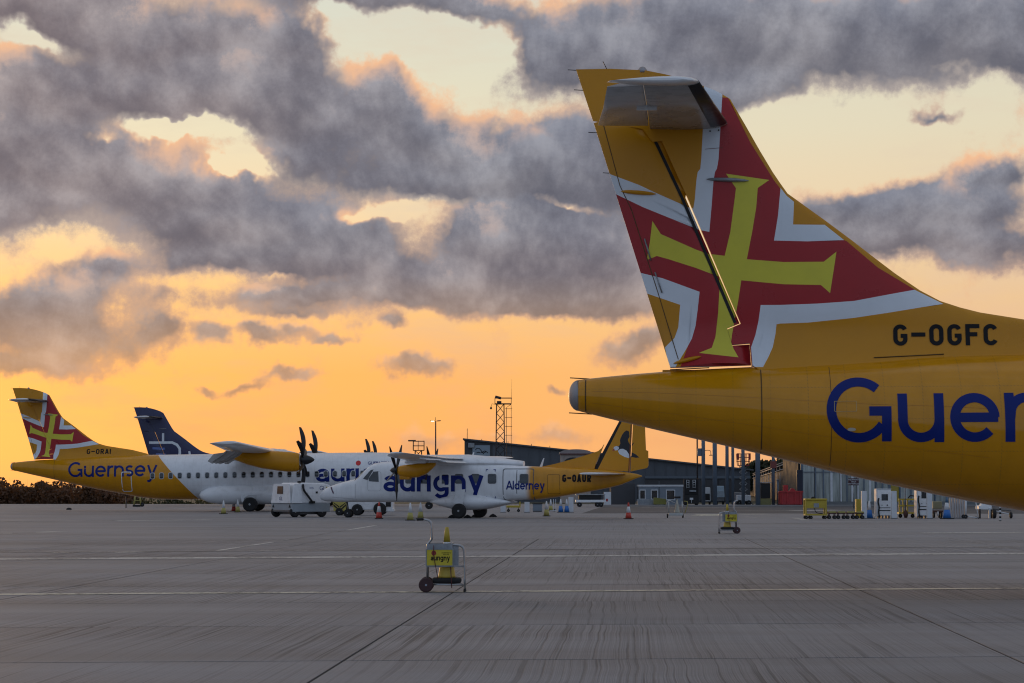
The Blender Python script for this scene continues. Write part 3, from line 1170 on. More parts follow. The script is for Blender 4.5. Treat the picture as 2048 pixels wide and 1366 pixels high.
def painted_blade(name, outline, regions, half, mats, parent, step=0.11):
    """two-sided blade with the paint scheme cut into its mesh. regions: list of (polygon, material index), later ones on top"""
    gx = [p[0] for p in outline]
    gz = [p[1] for p in outline]
    extra = []
    x = min(gx)
    r = 0
    while x < max(gx):
        z = min(gz) + (step / 2 if r % 2 else 0)
        while z < max(gz):
            if inside(outline, x, z) and dist_poly(outline, x, z) > 0.02:
                extra.append((x, z))
            z += step
        x += step
        r += 1
    v, f, src = cdt([outline] + [p for p, _ in regions], extra)
    keep = [(list(q), s) for q, s in zip(f, src) if 0 in s]
    ids = sorted(set(i for q, s in keep for i in q))
    remap = {i: k for k, i in enumerate(ids)}
    v = [v[i] for i in ids]
    keep = [([remap[i] for i in q], s) for q, s in keep]
    mb = MB()
    n = len(v)
    hs = [half(p.x, p.y) for p in v]
    mb.v = [(p.x, -h, p.y) for p, h in zip(v, hs)] + [(p.x, h, p.y) for p, h in zip(v, hs)]
    ec = {}
    for q, s in keep:
        k = max(s)
        m = 0 if k == 0 else regions[k - 1][1]
        mb._face(q, m, True)
        mb._face([n + i for i in reversed(q)], m, True)
        for a, b in zip(q, list(q[1:]) + [q[0]]):
            ec[(a, b)] = m
    used = set(i for q, s in keep for i in q)
    for (a, b), m in ec.items():
        if (b, a) not in ec:
            k = len(mb.v)
            mb.v += [mb.v[b], mb.v[a], mb.v[n + a], mb.v[n + b]]
            mb._face((k, k + 1, k + 2, k + 3), m, False)
    o = mb.build(name, mats, parent)
    me = o.data
    e = 0.012
    nr = [Vector((0, 0, 0))] * len(me.vertices)
    for i in used:
        x, z = v[i].x, v[i].y
        gx_ = (half(x + e, z) - half(x - e, z)) / (2 * e)
        gz_ = (half(x, z + e) - half(x, z - e)) / (2 * e)
        gx_, gz_ = max(-2, min(2, gx_)), max(-2, min(2, gz_))
        nr[i] = Vector((-gx_, -1, -gz_)).normalized()
        nr[n + i] = Vector((-gx_, 1, -gz_)).normalized()
    loops = [None] * len(me.loops)
    for p in me.polygons:
        for li in p.loop_indices:
            vi = me.loops[li].vertex_index
            nn = nr[vi] if vi < 2 * n and nr[vi].length > .5 else p.normal
            if nn.dot(p.normal) < 0 and vi < 2 * n:
                nn = -nn
            loops[li] = nn
    me.normals_split_custom_set(loops)
    return o


# outlines -----------------------------------------------------------
RUD = [MP(*p) for p in [(1187.5, 246.5), (1200, 243), (1218, 243), (1287, 253), (1307, 280), (1326, 278), (1372, 386), (1371, 396), (1479, 647), (1454, 657), (1464, 692), (1499, 689), (1502, 731), (1340.5, 735)]]
FIN = [MP(*p) for p in [(1152, 139), (1220, 138.5), (1290, 142), (1330, 150), (1370, 160), (1395, 168), (1430, 181), (1460, 198), (1490, 250), (1520, 302), (1545, 344), (1560, 366), (1575, 387), (1600, 405), (1650, 441), (1700, 478), (1745, 513), (1790, 547), (1840, 581), (1880, 602), (1920, 615), (1960, 625), (2048, 639)]] + \
      [(7.5, 3.84), (8.4, 3.60), (8.6, 3.42), (6.6, 3.30), (4.6, 3.22), (2.85, 3.20)] + \
      [MP(*p) for p in [(1503, 731), (1499, 687), (1464, 690), (1455, 659), (1481.6, 648), (1373.3, 393), (1323.5, 283), (1305, 285), (1285, 259), (1218, 247), (1186, 242)]]

CROSS = [z5(*p) for p in [(905, 180), (843, 90), (1112, 127), (1040, 178), (1030, 300), (1005, 450), (972, 620), (1200, 638), (1448, 636), (1527, 573), (1487, 830), (1430, 780), (1200, 775), (938, 750), (920, 870), (893, 1020), (880, 1090), (875, 1130), (890, 1175), (920, 1228), (675, 1200), (755, 1168), (778, 1100), (795, 950), (803, 800), (800, 725), (650, 670), (480, 615), (415, 597), (352, 622), (372, 510), (387, 380), (440, 462), (660, 560), (750, 588), (835, 598), (870, 450), (895, 260)]]
W_NW = [z5(*p) for p in [(118, 80), (128, 90), (300, 155), (405, 205), (620, 298), (641, 306), (650, 250), (660, 130), (668, 80), (684, 60), (690, 0)]] + \
       [MP(*p) for p in [(1404, 290), (1406, 252), (1408, 160), (1446, 170), (1443, 215), (1441, 252), (1438, 300)]] + [z5(*p) for p in [(797, 0), (787, 58), (775, 80), (765, 140), (755, 280), (740, 450), (690, 440), (500, 365), (330, 295), (165, 215), (150, 205)]]
W_NE = [z5(*p) for p in [(1182, 175), (1220, 225), (1265, 262), (1258, 405), (1455, 405), (1575, 500), (1350, 510), (1140, 505), (1165, 350)]]
W_SW = [z5(*p) for p in [(310, 700), (450, 735), (680, 820), (668, 930), (655, 1030), (632, 1110), (600, 1170), (530, 1290), (490, 1290), (465, 1165), (525, 1105), (548, 1040), (560, 900), (345, 826)]]
W_SE = [z5(1058, 903), z5(1045, 1000), z5(1025, 1090), z5(998, 1165), z5(1006, 1290), z5(1070, 1290), z5(1105, 1225), z5(1132, 1165), z5(1150, 1080), z5(1156, 1022), z6(0, 240), z6(150, 235), z6(400, 210), z6(600, 180), z6(780, 150), z6(890, 132), z6(733, 55), z6(600, 80), z6(400, 118), z6(200, 132), z6(0, 139)]
REDP = [z5(140, 150), z5(360, 240), z5(680, 400)] + [z5(720, 300), z5(740, 40)] + [MP(1424, 250), MP(1440, 196), MP(1456, 196), MP(1500, 285), MP(1548, 362), MP(1562, 380)] + \
       [z5(1200, 240), z5(1180, 480), z5(1480, 470), z5(1590, 505), MP(1755, 536), z6(748, 62), z6(600, 110), z6(300, 165), z6(0, 180), z5(1095, 950), z5(1080, 1050), z5(1030, 1200), z5(1015, 1290), z5(560, 1290), z5(610, 1150), z5(630, 900), z5(600, 830), z5(330, 740), z5(310, 690)]
FLAG = [(REDP, 1), (W_NW, 2), (W_NE, 2), (W_SW, 2), (W_SE, 2), (CROSS, 3)]


# blue tail with the white looped emblem (photographed small; px of the far tail scaled on to the same fin)
def zb(zx, zy):
    # zoom of the far blue tail -> near-tail pixels (same aircraft type, 4.99x larger)
    px, py = zx / 4.552, 740 + zy / 4.552
    return MP(1152 + (px - 270.2) * 5.24, 139 + (py - 814) * 5.24)


def stroke_polys(pts, w):
    return ribbon(pts, w)


EMB = []
for pts, w in (([zb(1368, 655), zb(1580, 655), zb(1625, 675), zb(1650, 710), zb(1652, 750), zb(1640, 800)], .19), ([zb(1497, 570), zb(1497, 655)], .17)):
    EMB += [(q, 2) for q in ribbon(pts, w)]
EMB2 = []
for pts, w in (([zb(1400, 705), zb(1512, 712)], .17), ([zb(1432, 760), zb(1525, 766)], .16)):
    EMB2 += [(q, 3) for q in ribbon(pts, w)]
BLUETAIL = EMB + EMB2 + [(q, 2) for q in ribbon([zb(1738, 735), zb(1750, 790)], .16)]

HL = [MP(*p) for p in [(1283, 262), (1322, 286), (1480, 645), (1500, 735)]]
_hl = sorted([(z, x) for x, z in HL])


def rud_half(x, z):
    hx = lin(_hl, z)
    d = max(0.0, hx - x)
    r = min(1.0, d / 0.26)
    k = math.sqrt(max(0.0, 1 - (1 - r) ** 2))
    return max(0.012, fin_half(x, z) * (0.12 + 0.88 * k))


def wheel(parent, c, r, w, name='wheel', n=24, rim=0.52, axis='y', mt=None, mr=None):
    """tyre with a dished rim as a sub-part"""
    mb = MB()
    mb.lathe([(r * rim, -w * .42), (r * .80, -w / 2), (r * .94, -w * .40), (r, -w * .18), (r, w * .18), (r * .94, w * .40), (r * .80, w / 2), (r * rim, w * .42)], (0, 0, 0), axis, n)
    o = mb.build(name, mt or M_tyre, parent, loc=c)
    mb = MB()
    mb.lathe([(r * .10, -w * .47), (r * .16, -w * .40), (r * .34, -w * .30), (r * rim * 1.02, -w * .40), (r * rim * 1.02, w * .40), (r * .34, w * .30), (r * .16, w * .40), (r * .10, w * .47)], (0, 0, 0), axis, n)
    mb.build('rim', mr or M_rim, o)
    return o


def rounded(x0, x1, z0, z1, r, n=5):
    out = []
    for cx_, cz_, a in ((x1 - r, z1 - r, 0), (x0 + r, z1 - r, 90), (x0 + r, z0 + r, 180), (x1 - r, z0 + r, 270)):
        out += [(cx_ + r * math.cos(rad(a + 90 * i / n)), cz_ + r * math.sin(rad(a + 90 * i / n))) for i in range(n + 1)]
    return out


def ring_polys(outer, w):
    """frame around a closed outline"""
    n = len(outer)
    cxx = sum(p[0] for p in outer) / n
    czz = sum(p[1] for p in outer) / n
    inn = []
    xs_ = [p[0] for p in outer]
    zs_ = [p[1] for p in outer]
    wx, wz = (max(xs_) - min(xs_)) / 2, (max(zs_) - min(zs_)) / 2
    for p in outer:
        inn.append((cxx + (p[0] - cxx) * (wx - w) / wx, czz + (p[1] - czz) * (wz - w) / wz))
    return [[outer[i], outer[(i + 1) % n], inn[(i + 1) % n], inn[i]] for i in range(n)]


def airfoil(n=14):
    """closed section, chord 0..1 from the leading edge, thickness 1 (half = 0.5)"""
    up = []
    for i in range(n + 1):
        s = 0.5 * (1 - math.cos(math.pi * i / n))
        y = 5 * (0.2969 * math.sqrt(s) - 0.126 * s - 0.3516 * s * s + 0.2843 * s**3 - 0.1015 * s**4)
        up.append((s, y))
    return up + [(s, -y * 0.75) for s, y in reversed(up[1:-1])]


AF = airfoil()


def wing_loft(secs, mb, m=0):
    """secs: (y, x of leading edge, chord, z, thickness)"""
    mb.loft([[(xl - s * c, y, z + h * t) for s, h in AF] for (y, xl, c, z, t) in secs], m=m)
    return mb


def fuselage_paint(name, back, front, k, c0):
    """two-tone scheme split along an inclined line x + k*z = c0 in the aircraft's own coordinates"""
    m = bpy.data.materials.new(name)
    m.use_nodes = True
    t = NT(m.node_tree)
    b = t.n['Principled BSDF']
    tcn = t.new('ShaderNodeTexCoord')
    sp = t.new('ShaderNodeSeparateXYZ')
    t.l.new(tcn.outputs['Object'], sp.inputs[0])
    d = t.math('MULTIPLY_ADD', sp.outputs[2], k, sp.outputs[0])
    f = t.rng(d, c0 - 0.02, c0 + 0.02)
    nz = t.noise(tcn.outputs['Object'], 1.1, 6.0, 0.6)
    st = t.noise(t.vmath('MULTIPLY', tcn.outputs['Object'], (2.5, 2.5, 0.35)), 1.6, 6.0, 0.65)
    c = t.mix(f, back, front)
    sc = t.vmath('SCALE', c)
    t.put(sc.node.inputs['Scale'], t.math('MULTIPLY', t.rng(nz, 0.3, 0.7, 0.94, 1.05), t.rng(st, 0.45, 0.75, 1.0, 0.88)))
    t.put(b.inputs['Base Color'], sc)
    t.put(b.inputs['Roughness'], t.rng(st, 0.3, 0.7, 0.11, 0.20))
    b.inputs['Specular IOR Level'].default_value = 0.45
    # faint frame and stringer joints with rivet dots
    def joint(v, pitch, w):
        fr = t.math('FRACT', t.math('DIVIDE', v, pitch))
        d_ = t.math('MULTIPLY', t.math('ABSOLUTE', t.math('SUBTRACT', fr, 0.5)), pitch)
        return t.rng(d_, w * 0.35, w, 1.0, 0.0)
    dots = t.rng(t.math('SINE', t.math('MULTIPLY', t.math('ADD', sp.outputs[2], sp.outputs[0]), 130.0)), -0.2, 0.6, 0.25, 1.0)
    jn = t.math('MAXIMUM', joint(sp.outputs[0], 0.53, 0.011), joint(sp.outputs[2], 0.46, 0.009))
    jn = t.math('MULTIPLY', t.math('MULTIPLY', jn, dots), t.rng(nz, 0.35, 0.65, 0.25, 1.0))
    t.put(b.inputs['Base Color'], t.mix(t.math('MULTIPLY', jn, 0.38), sc, (0.10, 0.07, 0.03)))
    bn = t.new('ShaderNodeBump')
    bn.inputs['Strength'].default_value = 0.18
    bn.inputs['Distance'].default_value = 0.02
    t.put(bn.inputs['Height'], t.noise(t.vmath('MULTIPLY', tcn.outputs['Object'], (1.6, 1.0, 2.2)), 1.4, 3.0, 0.5))
    t.l.new(bn.outputs[0], b.inputs['Normal'])
    MATS[name] = m
    return m


M_fus_y = fuselage_paint('yellow and white fuselage paint', YELLOW, WHITE, 0.917, 12.35)
M_fus_b = fuselage_paint('deep blue and white fuselage paint', (0.018, 0.022, 0.085), WHITE, 0.917, 9.6)

M_flap = pm('greyish flap skin', (.40, .385, .37), .45, var=.15, vscale=2)
M_stab = pm('grey tailplane skin', (.46, .44, .42), .28, var=.12, vscale=1.6, dirt=(.2, .19, .18))
M_elev = pm('pale grey elevator skin', (.56, .57, .58), .30, var=.12, vscale=2.0, dirt=(.3, .3, .3))
PX, GX, NGX = 18.33, 14.96, 25.7          # propeller plane, main wheels, nose wheels


def seam(parent, x, mat, z0=None, z1=None, w=0.016):
    """hoop seam round the near side of the fuselage"""
    zt, zb_, hw = fus_sec(x)
    a, b = (z0 if z0 is not None else zb_ + .02), (z1 if z1 is not None else zt - .02)
    q = [[(x - w / 2, a + (b - a) * i / 24), (x + w / 2, a + (b - a) * i / 24), (x + w / 2, a + (b - a) * (i + 1) / 24), (x - w / 2, a + (b - a) * (i + 1) / 24)] for i in range(24)]
    v = []
    f = []
    for s in q:
        n = len(v)
        v += s
        f.append([n, n + 1, n + 2, n + 3])
    return conform('panel_seam', (v, f), lambda u, w_: fus_place(u, w_, 0.0025), mat, parent, 5.0)


def airliner(name, label, loc, ry, scheme, reg, near=False, rz=0.0):
    root = thing(name, label, 'aeroplane', loc)
    root.rotation_euler = (0, ry, rz)
    main = M_yellow if scheme == 'yellow' else M_bluetail
    # fuselage ------------------------------------------------------
    xs_ = [.15, .2, .35, .6] + [1 + .45 * i for i in range(20)] + [10 + 1.0 * i for i in range(13)] + [23, 23.6, 24.2, 24.8, 25.3, 25.8, 26.2, 26.5, 26.8, 27.0, 27.1, 27.17]
    N = 56
    rings = []
    for x in xs_:
        zt, zb_, hw = fus_sec(x)
        c, h = (zt + zb_) / 2, (zt - zb_) / 2
        rings.append([(x, hw * math.sin(2 * math.pi * i / N), c + h * math.cos(2 * math.pi * i / N)) for i in range(N)])
    mb = MB()
    mb.loft(rings)
    fus = mb.build('fuselage', M_fus_y if scheme == 'yellow' else M_fus_b, root)
    # tail cap
    zt, zb_, hw = fus_sec(.15)
    c, h = (zt + zb_) / 2, (zt - zb_) / 2
    mb = MB()
    mb.loft([[(.15 - .15 * math.sin(rad(a)), hw * math.cos(rad(a)) * math.sin(2 * math.pi * i / 28), c + h * math.cos(rad(a)) * math.cos(2 * math.pi * i / 28)) for i in range(28)] for a in (0, 15, 30, 45, 60, 72, 82, 88)])
    mb.build('tail_cap', M_alu, root)
    # fin and rudder
    if scheme == 'yellow':
        mats, reg_ = [M_yellow, M_red, M_whitedecal, M_lime], FLAG
    else:
        mats, reg_ = [M_bluetail, M_bluetail, M_whitedecal, pm('mid blue emblem', (0.10, 0.16, 0.42), 0.35, coat=.3)], BLUETAIL
    st = 0.10 if near else 0.3
    painted_blade('fin', FIN, reg_, fin_half, mats, root, st)
    rd = painted_blade('rudder', RUD, reg_, rud_half, mats, root, st)
    # rudder tab line and hinge pods
    def side(x, z, off=0.004, fn=fin_half):
        return (x, -(fn(x, z) + off), z)
    if near or scheme == 'yellow':
        tab = [MP(1207, 250), MP(1240, 372), MP(1263, 420), MP(1318, 592), MP(1360, 731)]
        v, f = flat_mesh(ribbon(tab, 0.012))
        conform('tab_seam', (v, f), lambda u, w_: side(u, w_, .003, rud_half), M_seam, rd, .4)
    for (a, b, mt, par) in (((1242, 383), (1312, 389), main, rd), ((1347, 728), (1402, 714), main, rd), ((1413, 360), (1497, 363), M_galv, root)):
        p, q = MP(*a), MP(*b)
        n = 10
        r0 = .032
        rings = []
        for i in range(n + 1):
            s = i / n
            x, z = p[0] + (q[0] - p[0]) * s, p[1] + (q[1] - p[1]) * s
            rr = r0 * math.sqrt(max(0.02, 1 - (2 * s - 1) ** 2))
            yy = -(fin_half(x, z) + .012)
            rings.append([(x, yy + rr * 1.3 * math.sin(t), z + rr * math.cos(t)) for t in (2 * math.pi * k / 8 for k in range(8))])
        MB().loft(rings).build('hinge_fairing', mt, par)
    # static wicks on the rudder edge, aerial and beacon on the fin tip
    for px, py in ((1152, 141), (1164, 181), (1193, 266), (1222, 347)):
        x, z = MP(px, py)
        MB().tube([(x + .05, 0, z), (x - .12, 0, z + .012)], .006, 5).build('static_wick', M_black, root)
    for px, py in ((1170, 757), (1168, 827)):
        x, z = MP(px, py)
        MB().tube([(x + .12, 0, z - .01), (x - .22, 0, z + .01)], .008, 5).build('static_wick', M_black, root)
    x, z = MP(1214, 139)
    MB().tube([(x, 0, z), (x - .06, 0, z + .12)], .006, 5).build('whip_aerial', M_black, root)
    x, z = MP(1285, 142)
    MB().lathe([(.07, -.03), (.07, .01), (.045, .05), (.01, .065)], (x, 0, z), 'z', 12).build('beacon', M_alu, root)
    # tailplane: both halves, elevators behind the hinge
    zs = MP(1330, 250)[1]
    xt = MP(1197, 227)[0]
    for sgn in (-1, 1):
        mb = MB()
        secs = [(0.02 * sgn, xt + 1.90, 1.90, zs, .21), (1.8 * sgn, xt + 1.66, 1.54, zs, .17), (3.50 * sgn, xt + 1.42, 1.20, zs, .14), (3.62 * sgn, xt + 1.34, 1.08, zs, .10), (3.67 * sgn, xt + 1.22, .88, zs, .03)]
        def fcut(secs_, c0, c1, dz=0.0, xs2=0.0):
            # part of each section between chord fractions c0..c1
            rings2 = []
            for (y, xl, c, z, t) in secs_:
                up = []
                for i in range(9):
                    s = c0 + (c1 - c0) * (i / 8 if c0 > 0 else (1 - math.cos(math.pi / 2 * i / 8)))
                    hh = 5 * (0.2969 * math.sqrt(s) - 0.126 * s - 0.3516 * s * s + 0.2843 * s**3 - 0.1015 * s**4)
                    up.append((s, hh))
                sec = [(xl - s * c, y, z + hh * t + dz * (s - c0) / (c1 - c0 + 1e-6)) for s, hh in up] + [(xl - s * c, y, z - hh * t * .8 + dz * (s - c0) / (c1 - c0 + 1e-6)) for s, hh in reversed(up)]
                rings2.append(sec)
            return rings2
        hs = MB().loft(fcut(secs[:3], 0.0, 0.60)).build('tailplane', M_stab, root)
        MB().loft(fcut([(3.505 * sgn,) + secs[2][1:], secs[3], secs[4]], 0.0, 1.0)).build('tailplane_tip', M_white, hs)
        el_secs = [(0.34 * sgn,) + secs[0][1:], secs[1], (3.46 * sgn,) + secs[2][1:]]
        MB().loft(fcut(el_secs, 0.615, 1.0, dz=-.05)).build('elevator', M_elev, root)
        MB().loft(fcut([(0.2 * sgn, xt + 1.875 + .004, 1.88, zs, .220), (3.45 * sgn, xt + 1.427 + .004, 1.21, zs, .150)], 0.0, .125)).build('deicing_boot', M_boot, hs)
        # hinge brackets under the elevator
        for yy in (1.9,):
            ch = 1.93 - (yy / 3.5) * .71
            x = xt + ch * .37 + yy * .06
            MB().box(x - .10, x + .18, sgn * yy - .02, sgn * yy + .02, zs - .105, zs - .03).build('hinge_bracket', M_white, hs)
    # wings ----------------------------------------------------------
    for sgn in (-1, 1):
        mb = MB()
        wing_loft([(0.3 * sgn, 16.45, 2.57, 3.62, .42), (4.9 * sgn, 16.45, 2.57, 3.64, .42), (9.2 * sgn, 16.05, 2.08, 3.78, .32), (13.3 * sgn, 15.66, 1.62, 3.92, .24), (13.52 * sgn, 15.45, 1.2, 3.93, .12)], mb)
        wg = mb.build('wing', M_white, root)
        # flaps let down, aileron, flap-track fairings
        fl = MB()
        for (y0, y1, c0, c1, z0) in ((1.6, 3.35, 13.95, 13.95, 3.50), (5.05, 9.3, 14.0, 14.0, 3.56)):
            fl.v += []
            b = len(fl.v)
            for (y, c) in ((y0, c0), (y1, c1)):
                fl.v += [(c + .45, sgn * y, z0), (c + .40, sgn * y, z0 - .14), (c - .35, sgn * y, z0 - .62), (c - .38, sgn * y, z0 - .59)]
            for qd in ((0, 1, 5, 4), (1, 2, 6, 5), (2, 3, 7, 6), (3, 0, 4, 7), (0, 3, 2, 1), (4, 5, 6, 7)):
                fl._face([b + i for i in qd])
        fl.build('flap', M_flap, wg)
        for yy in (5.6, 7.2, 8.9):
            MB().prism([(15.0, 3.55), (13.7, 3.40), (13.35, 2.98), (13.6, 2.84), (14.2, 3.02), (14.7, 3.30)], sgn * yy - .10, sgn * yy + .10).build('flap_fairing', M_flap, wg)
        # engine nacelle
        ny = 4.05 * sgn
        secs = [(13.6, .05, .05, 3.46), (14.2, .28, .22, 3.36), (15.0, .42, .40, 3.22), (15.9, .50, .52, 3.10), (16.8, .52, .58, 3.02), (17.5, .50, .60, 2.95), (18.0, .46, .56, 2.93), (18.16, .40, .48, 2.94)]
        mb = MB()
        mb.loft([[(x, ny + a * math.copysign(abs(math.sin(t)) ** .8, math.sin(t)), z + b * math.copysign(abs(math.cos(t)) ** .8, math.cos(t))) for t in (2 * math.pi * i / 28 for i in range(28))] for (x, a, b, z) in secs])
        nc = mb.build('nacelle', main, root)
        MB().lathe([(.16, -.03), (.20, 0.02), (.17, .04)], (18.17, ny, 2.56), 'x', 16).build('air_intake', M_boot, nc)
        MB().tube([(15.2, ny - sgn * .42, 3.16), (14.6, ny - sgn * .60, 3.14)], .10, 10).build('exhaust', M_grime, nc)
        pr = MB().lathe([(.30, -.12), (.31, .08), (.27, .30), (.18, .52), (.07, .68), (.01, .72)], (PX, ny, 3.06), 'x', 20).build('propeller', M_prop, root)
        for k in range(6):
            ang = rad(94 + 60 * k)
            bl = MB()
            rings = []
            for i in range(12):
                s = i / 11
                r = .22 + s * 1.74
                ch = .10 + .20 * math.sin(min(1, s * 1.25) * math.pi * .62) * (1 - max(0, s - .80) * 3.4)
                sweep = .20 * math.sin(s * math.pi * .9) - .34 * s * s
                th = .05 * (1 - s) + .008
                pit = rad(72 - 18 * s)
                ring = []
                for (u, w_) in ((-.5, 0), (-.2, .5), (.25, .4), (.5, 0), (.25, -.4), (-.2, -.5)):
                    cu, tv = u * ch, w_ * th
                    lx = cu * math.sin(pit) - tv * math.cos(pit) + sweep * .55
                    ly = cu * math.cos(pit) + tv * math.sin(pit)
                    ring.append((lx, ly, r))
                rings.append(ring)
            bl.loft(rings)
            bl.xform(Matrix.Translation((PX, ny, 3.06)) @ Matrix.Rotation(math.pi / 2 - ang, 4, 'X'))
            bl.build('propeller_blade', M_prop, pr)
    # wing-to-body fairing on the roof
    mb = MB()
    mb.loft([[(x, 1.25 * a * math.sin(t), 3.10 + (.10 + .62 * b) * math.cos(t)) for t in (math.pi * (i / 20) - math.pi / 2 for i in range(21))] + [(x, 0, 3.0)] for (x, a, b) in ((12.6, .05, .2), (13.1, .55, .6), (13.8, .85, .95), (14.8, .95, 1.02), (16.2, .95, 1.02), (16.9, .85, .85), (17.5, .5, .62), (17.8, .05, .3))])
    mb.build('roof_fairing', M_white, root)
    # undercarriage sponsons
    for sgn in (-1, 1):
        mb = MB()
        mb.loft([[(x, sgn * (1.15 + a * .66 * math.cos(t)), 1.02 + .60 * a * math.sin(t)) for t in (2 * math.pi * i / 24 for i in range(24))] for (x, a) in ((11.75, .04), (11.9, .4), (12.3, .74), (13.0, .95), (14.4, 1.0), (16.2, 1.0), (17.5, .94), (18.5, .70), (19.3, .35), (19.6, .05))])
        mb.build('gear_sponson', M_white, root)
        gp = MB()
        gp.tube([(GX, sgn * 1.55, 1.0), (GX + .05, sgn * 2.0, .43)], .075, 10)
        gp.tube([(GX, sgn * 1.82, .43), (GX, sgn * 2.28, .43)], .05, 8)
        leg = gp.build('gear_leg', M_grime, root)
        for yy in (1.86, 2.26):
            wheel(leg, (GX, sgn * yy, .43), .43, .22)
        MB().prism([(GX - .55, .62), (GX - .58, .95), (GX - .2, 1.12), (GX + .75, 1.14), (GX + .75, 1.02), (GX - .12, .98), (GX - .38, .80), (GX - .42, .55)], sgn * 1.80, sgn * 1.86).build('gear_door', M_white, root)
        MB().prism(rounded(GX + .15, GX + .95, 1.18, 1.45, .05), sgn * 1.70, sgn * 1.765).build('access_panel', M_white, root)
    ng = MB()
    ng.tube([(NGX, 0, .9), (NGX, 0, .25)], .06, 10)
    ng.tube([(NGX, -.2, .22), (NGX, .2, .22)], .035, 8)
    leg = ng.build('nose_leg', M_grime, root)
    for yy in (-.2, .2):
        wheel(leg, (NGX, yy, .23), .23, .15)
    # cabin windows, each a pane in a frame
    wz = 2.22
    for i in range(27):
        x = 8.95 + .555 * i
        if 12.6 < x < 0:
            continue
        v, f = flat_mesh([rounded(x - .115, x + .115, wz - .165, wz + .165, .09)])
        wo_ = conform('window', (v, f), lambda u, w_: fus_place(u, w_, .012), M_glass, root, .12)
        v, f = flat_mesh(ring_polys(rounded(x - .15, x + .15, wz - .20, wz + .20, .11), .036))
        conform('window_frame', (v, f), lambda u, w_: fus_place(u, w_, .009), pm('window surround', (.52, .53, .54), .4), wo_, .12)
    # cockpit side glazing
    for (x0, x1, z0, z1) in ((24.35, 24.95, 2.35, 2.85), (25.0, 25.45, 2.3, 2.72)):
        v, f = flat_mesh([rounded(x0, x1, z0, z1, .07)])
        conform('cockpit_window', (v, f), lambda u, w_: fus_place(u, w_, .006), M_glass, root, .15)
    # rear service door outline
    v, f = flat_mesh(ring_polys(rounded(7.02, 7.66, 1.28, 2.50, .10), .045))
    dr = conform('door', (v, f), lambda u, w_: fus_place(u, w_, .005), M_whitedecal, root, .2)
    # lettering --------------------------------------------------------
    if scheme == 'yellow':
        x0, zb0 = MP(1657, 884, -1.05)
        x0 = x0 + 0.0
        sz = .685
        qd, L = word_polys('Guernsey', sz, .192)
        v, f = flat_mesh(qd)
        conform('lettering', (v, f), lambda u, w_: fus_place(x0 + u, zb0 + w_, .005), M_navy, root, .07 if near else .2)['label'] = 'large navy lettering reading Guernsey'
        qd, L = word_polys('aurigny', .79, .235)
        v, f = flat_mesh(qd)
        conform('lettering', (v, f), lambda u, w_: fus_place(18.90 + u * 1.13, 1.75 + w_, .007), M_navy, root, .2)['label'] = 'bold navy airline name lettering'
        dot = [[(21.46 + .155 * math.cos(t), 2.86 + .155 * math.sin(t)) for t in (2 * math.pi * i / 20 for i in range(20))]]
        conform('emblem_dot', flat_mesh(dot), lambda u, w_: fus_place(u, w_, .007), pm('bright red emblem', (.6, .02, .02), .35), root, .2)
        me = font_mesh("GUERNSEY'S", .26, .004)
        vv = [(p.co.x, p.co.y) for p in me.vertices]
        ff = [list(p.vertices) for p in me.polygons]
        conform('lettering', (vv, ff), lambda u, w_: fus_place(22.75 + u, 2.84 + w_, .007), M_navy, root, .2)
    if not reg:
        return root
    rx, rz = MP(1785, 692.5)
    rh = MP(1785, 650)[1] - rz
    qd, L = word_polys(reg, rh, .19, reg_glyph)
    v, f = flat_mesh(qd)
    Lw = MP(1992, 692)[0] - rx
    k = Lw / max(p[0] for p in v)
    conform('registration_lettering', (v, f), lambda u, w_: (rx + u * k, -(max(fin_half(rx + u * k, rz + w_), fus_y(rx + u * k, rz + w_, 0)) + .010), rz + w_), M_black if scheme == 'yellow' else M_whitedecal, root, .15)
    # seams
    seam(root, MP(1520, 800)[0], M_seam)
    seam(root, MP(1172, 800)[0], M_seam)
    if near:
        seam(root, MP(1655, 800)[0], M_seam, w=.008)
        for a, b in (((1745, 717), (1884, 710)), ((1340, 741), (1418, 737))):
            p, q = MP(*a), MP(*b)
            MB().tube([(p[0], -max(fin_half(*p), fus_y(p[0], p[1], 0)) - .004, p[1]), (q[0], -max(fin_half(*q), fus_y(q[0], q[1], 0)) - .004, q[1])], .009, 6).build('panel_seam', M_seam, root)
        # pale maker's panel and data plate on the skin
        for (a, b) in (((1671, 801), (1716, 822)),):
            p, q = MP(a[0], a[1], -1), MP(b[0], b[1], -1)
            v, f = flat_mesh(ring_polys(rounded(p[0], q[0], q[1], p[1], .01), .006))
            conform('access_panel', (v, f), lambda u, w_: fus_place(u, w_, .008), pm('pale placard line', (.55, .42, .18), .5), root, .2)
        p = MP(1706, 858, -1)
        conform('access_panel', flat_mesh([[(p[0] + .06 * math.cos(t), p[1] + .025 * math.sin(t)) for t in (2 * math.pi * i / 16 for i in range(16))]]), lambda u, w_: fus_place(u, w_, .008), pm('pale placard', (.55, .50, .40), .5), root, .2)
        # rail on top of the tail cone
        p, q = MP(1325, 743), MP(1425, 737)
        MB().box(p[0], q[0], -.03, .03, p[1] - .01, p[1] + .022).build('antenna_rail', M_yellow, root)
        for yo in (-.02,):
            p, q = MP(1312, 496), MP(1330, 560)
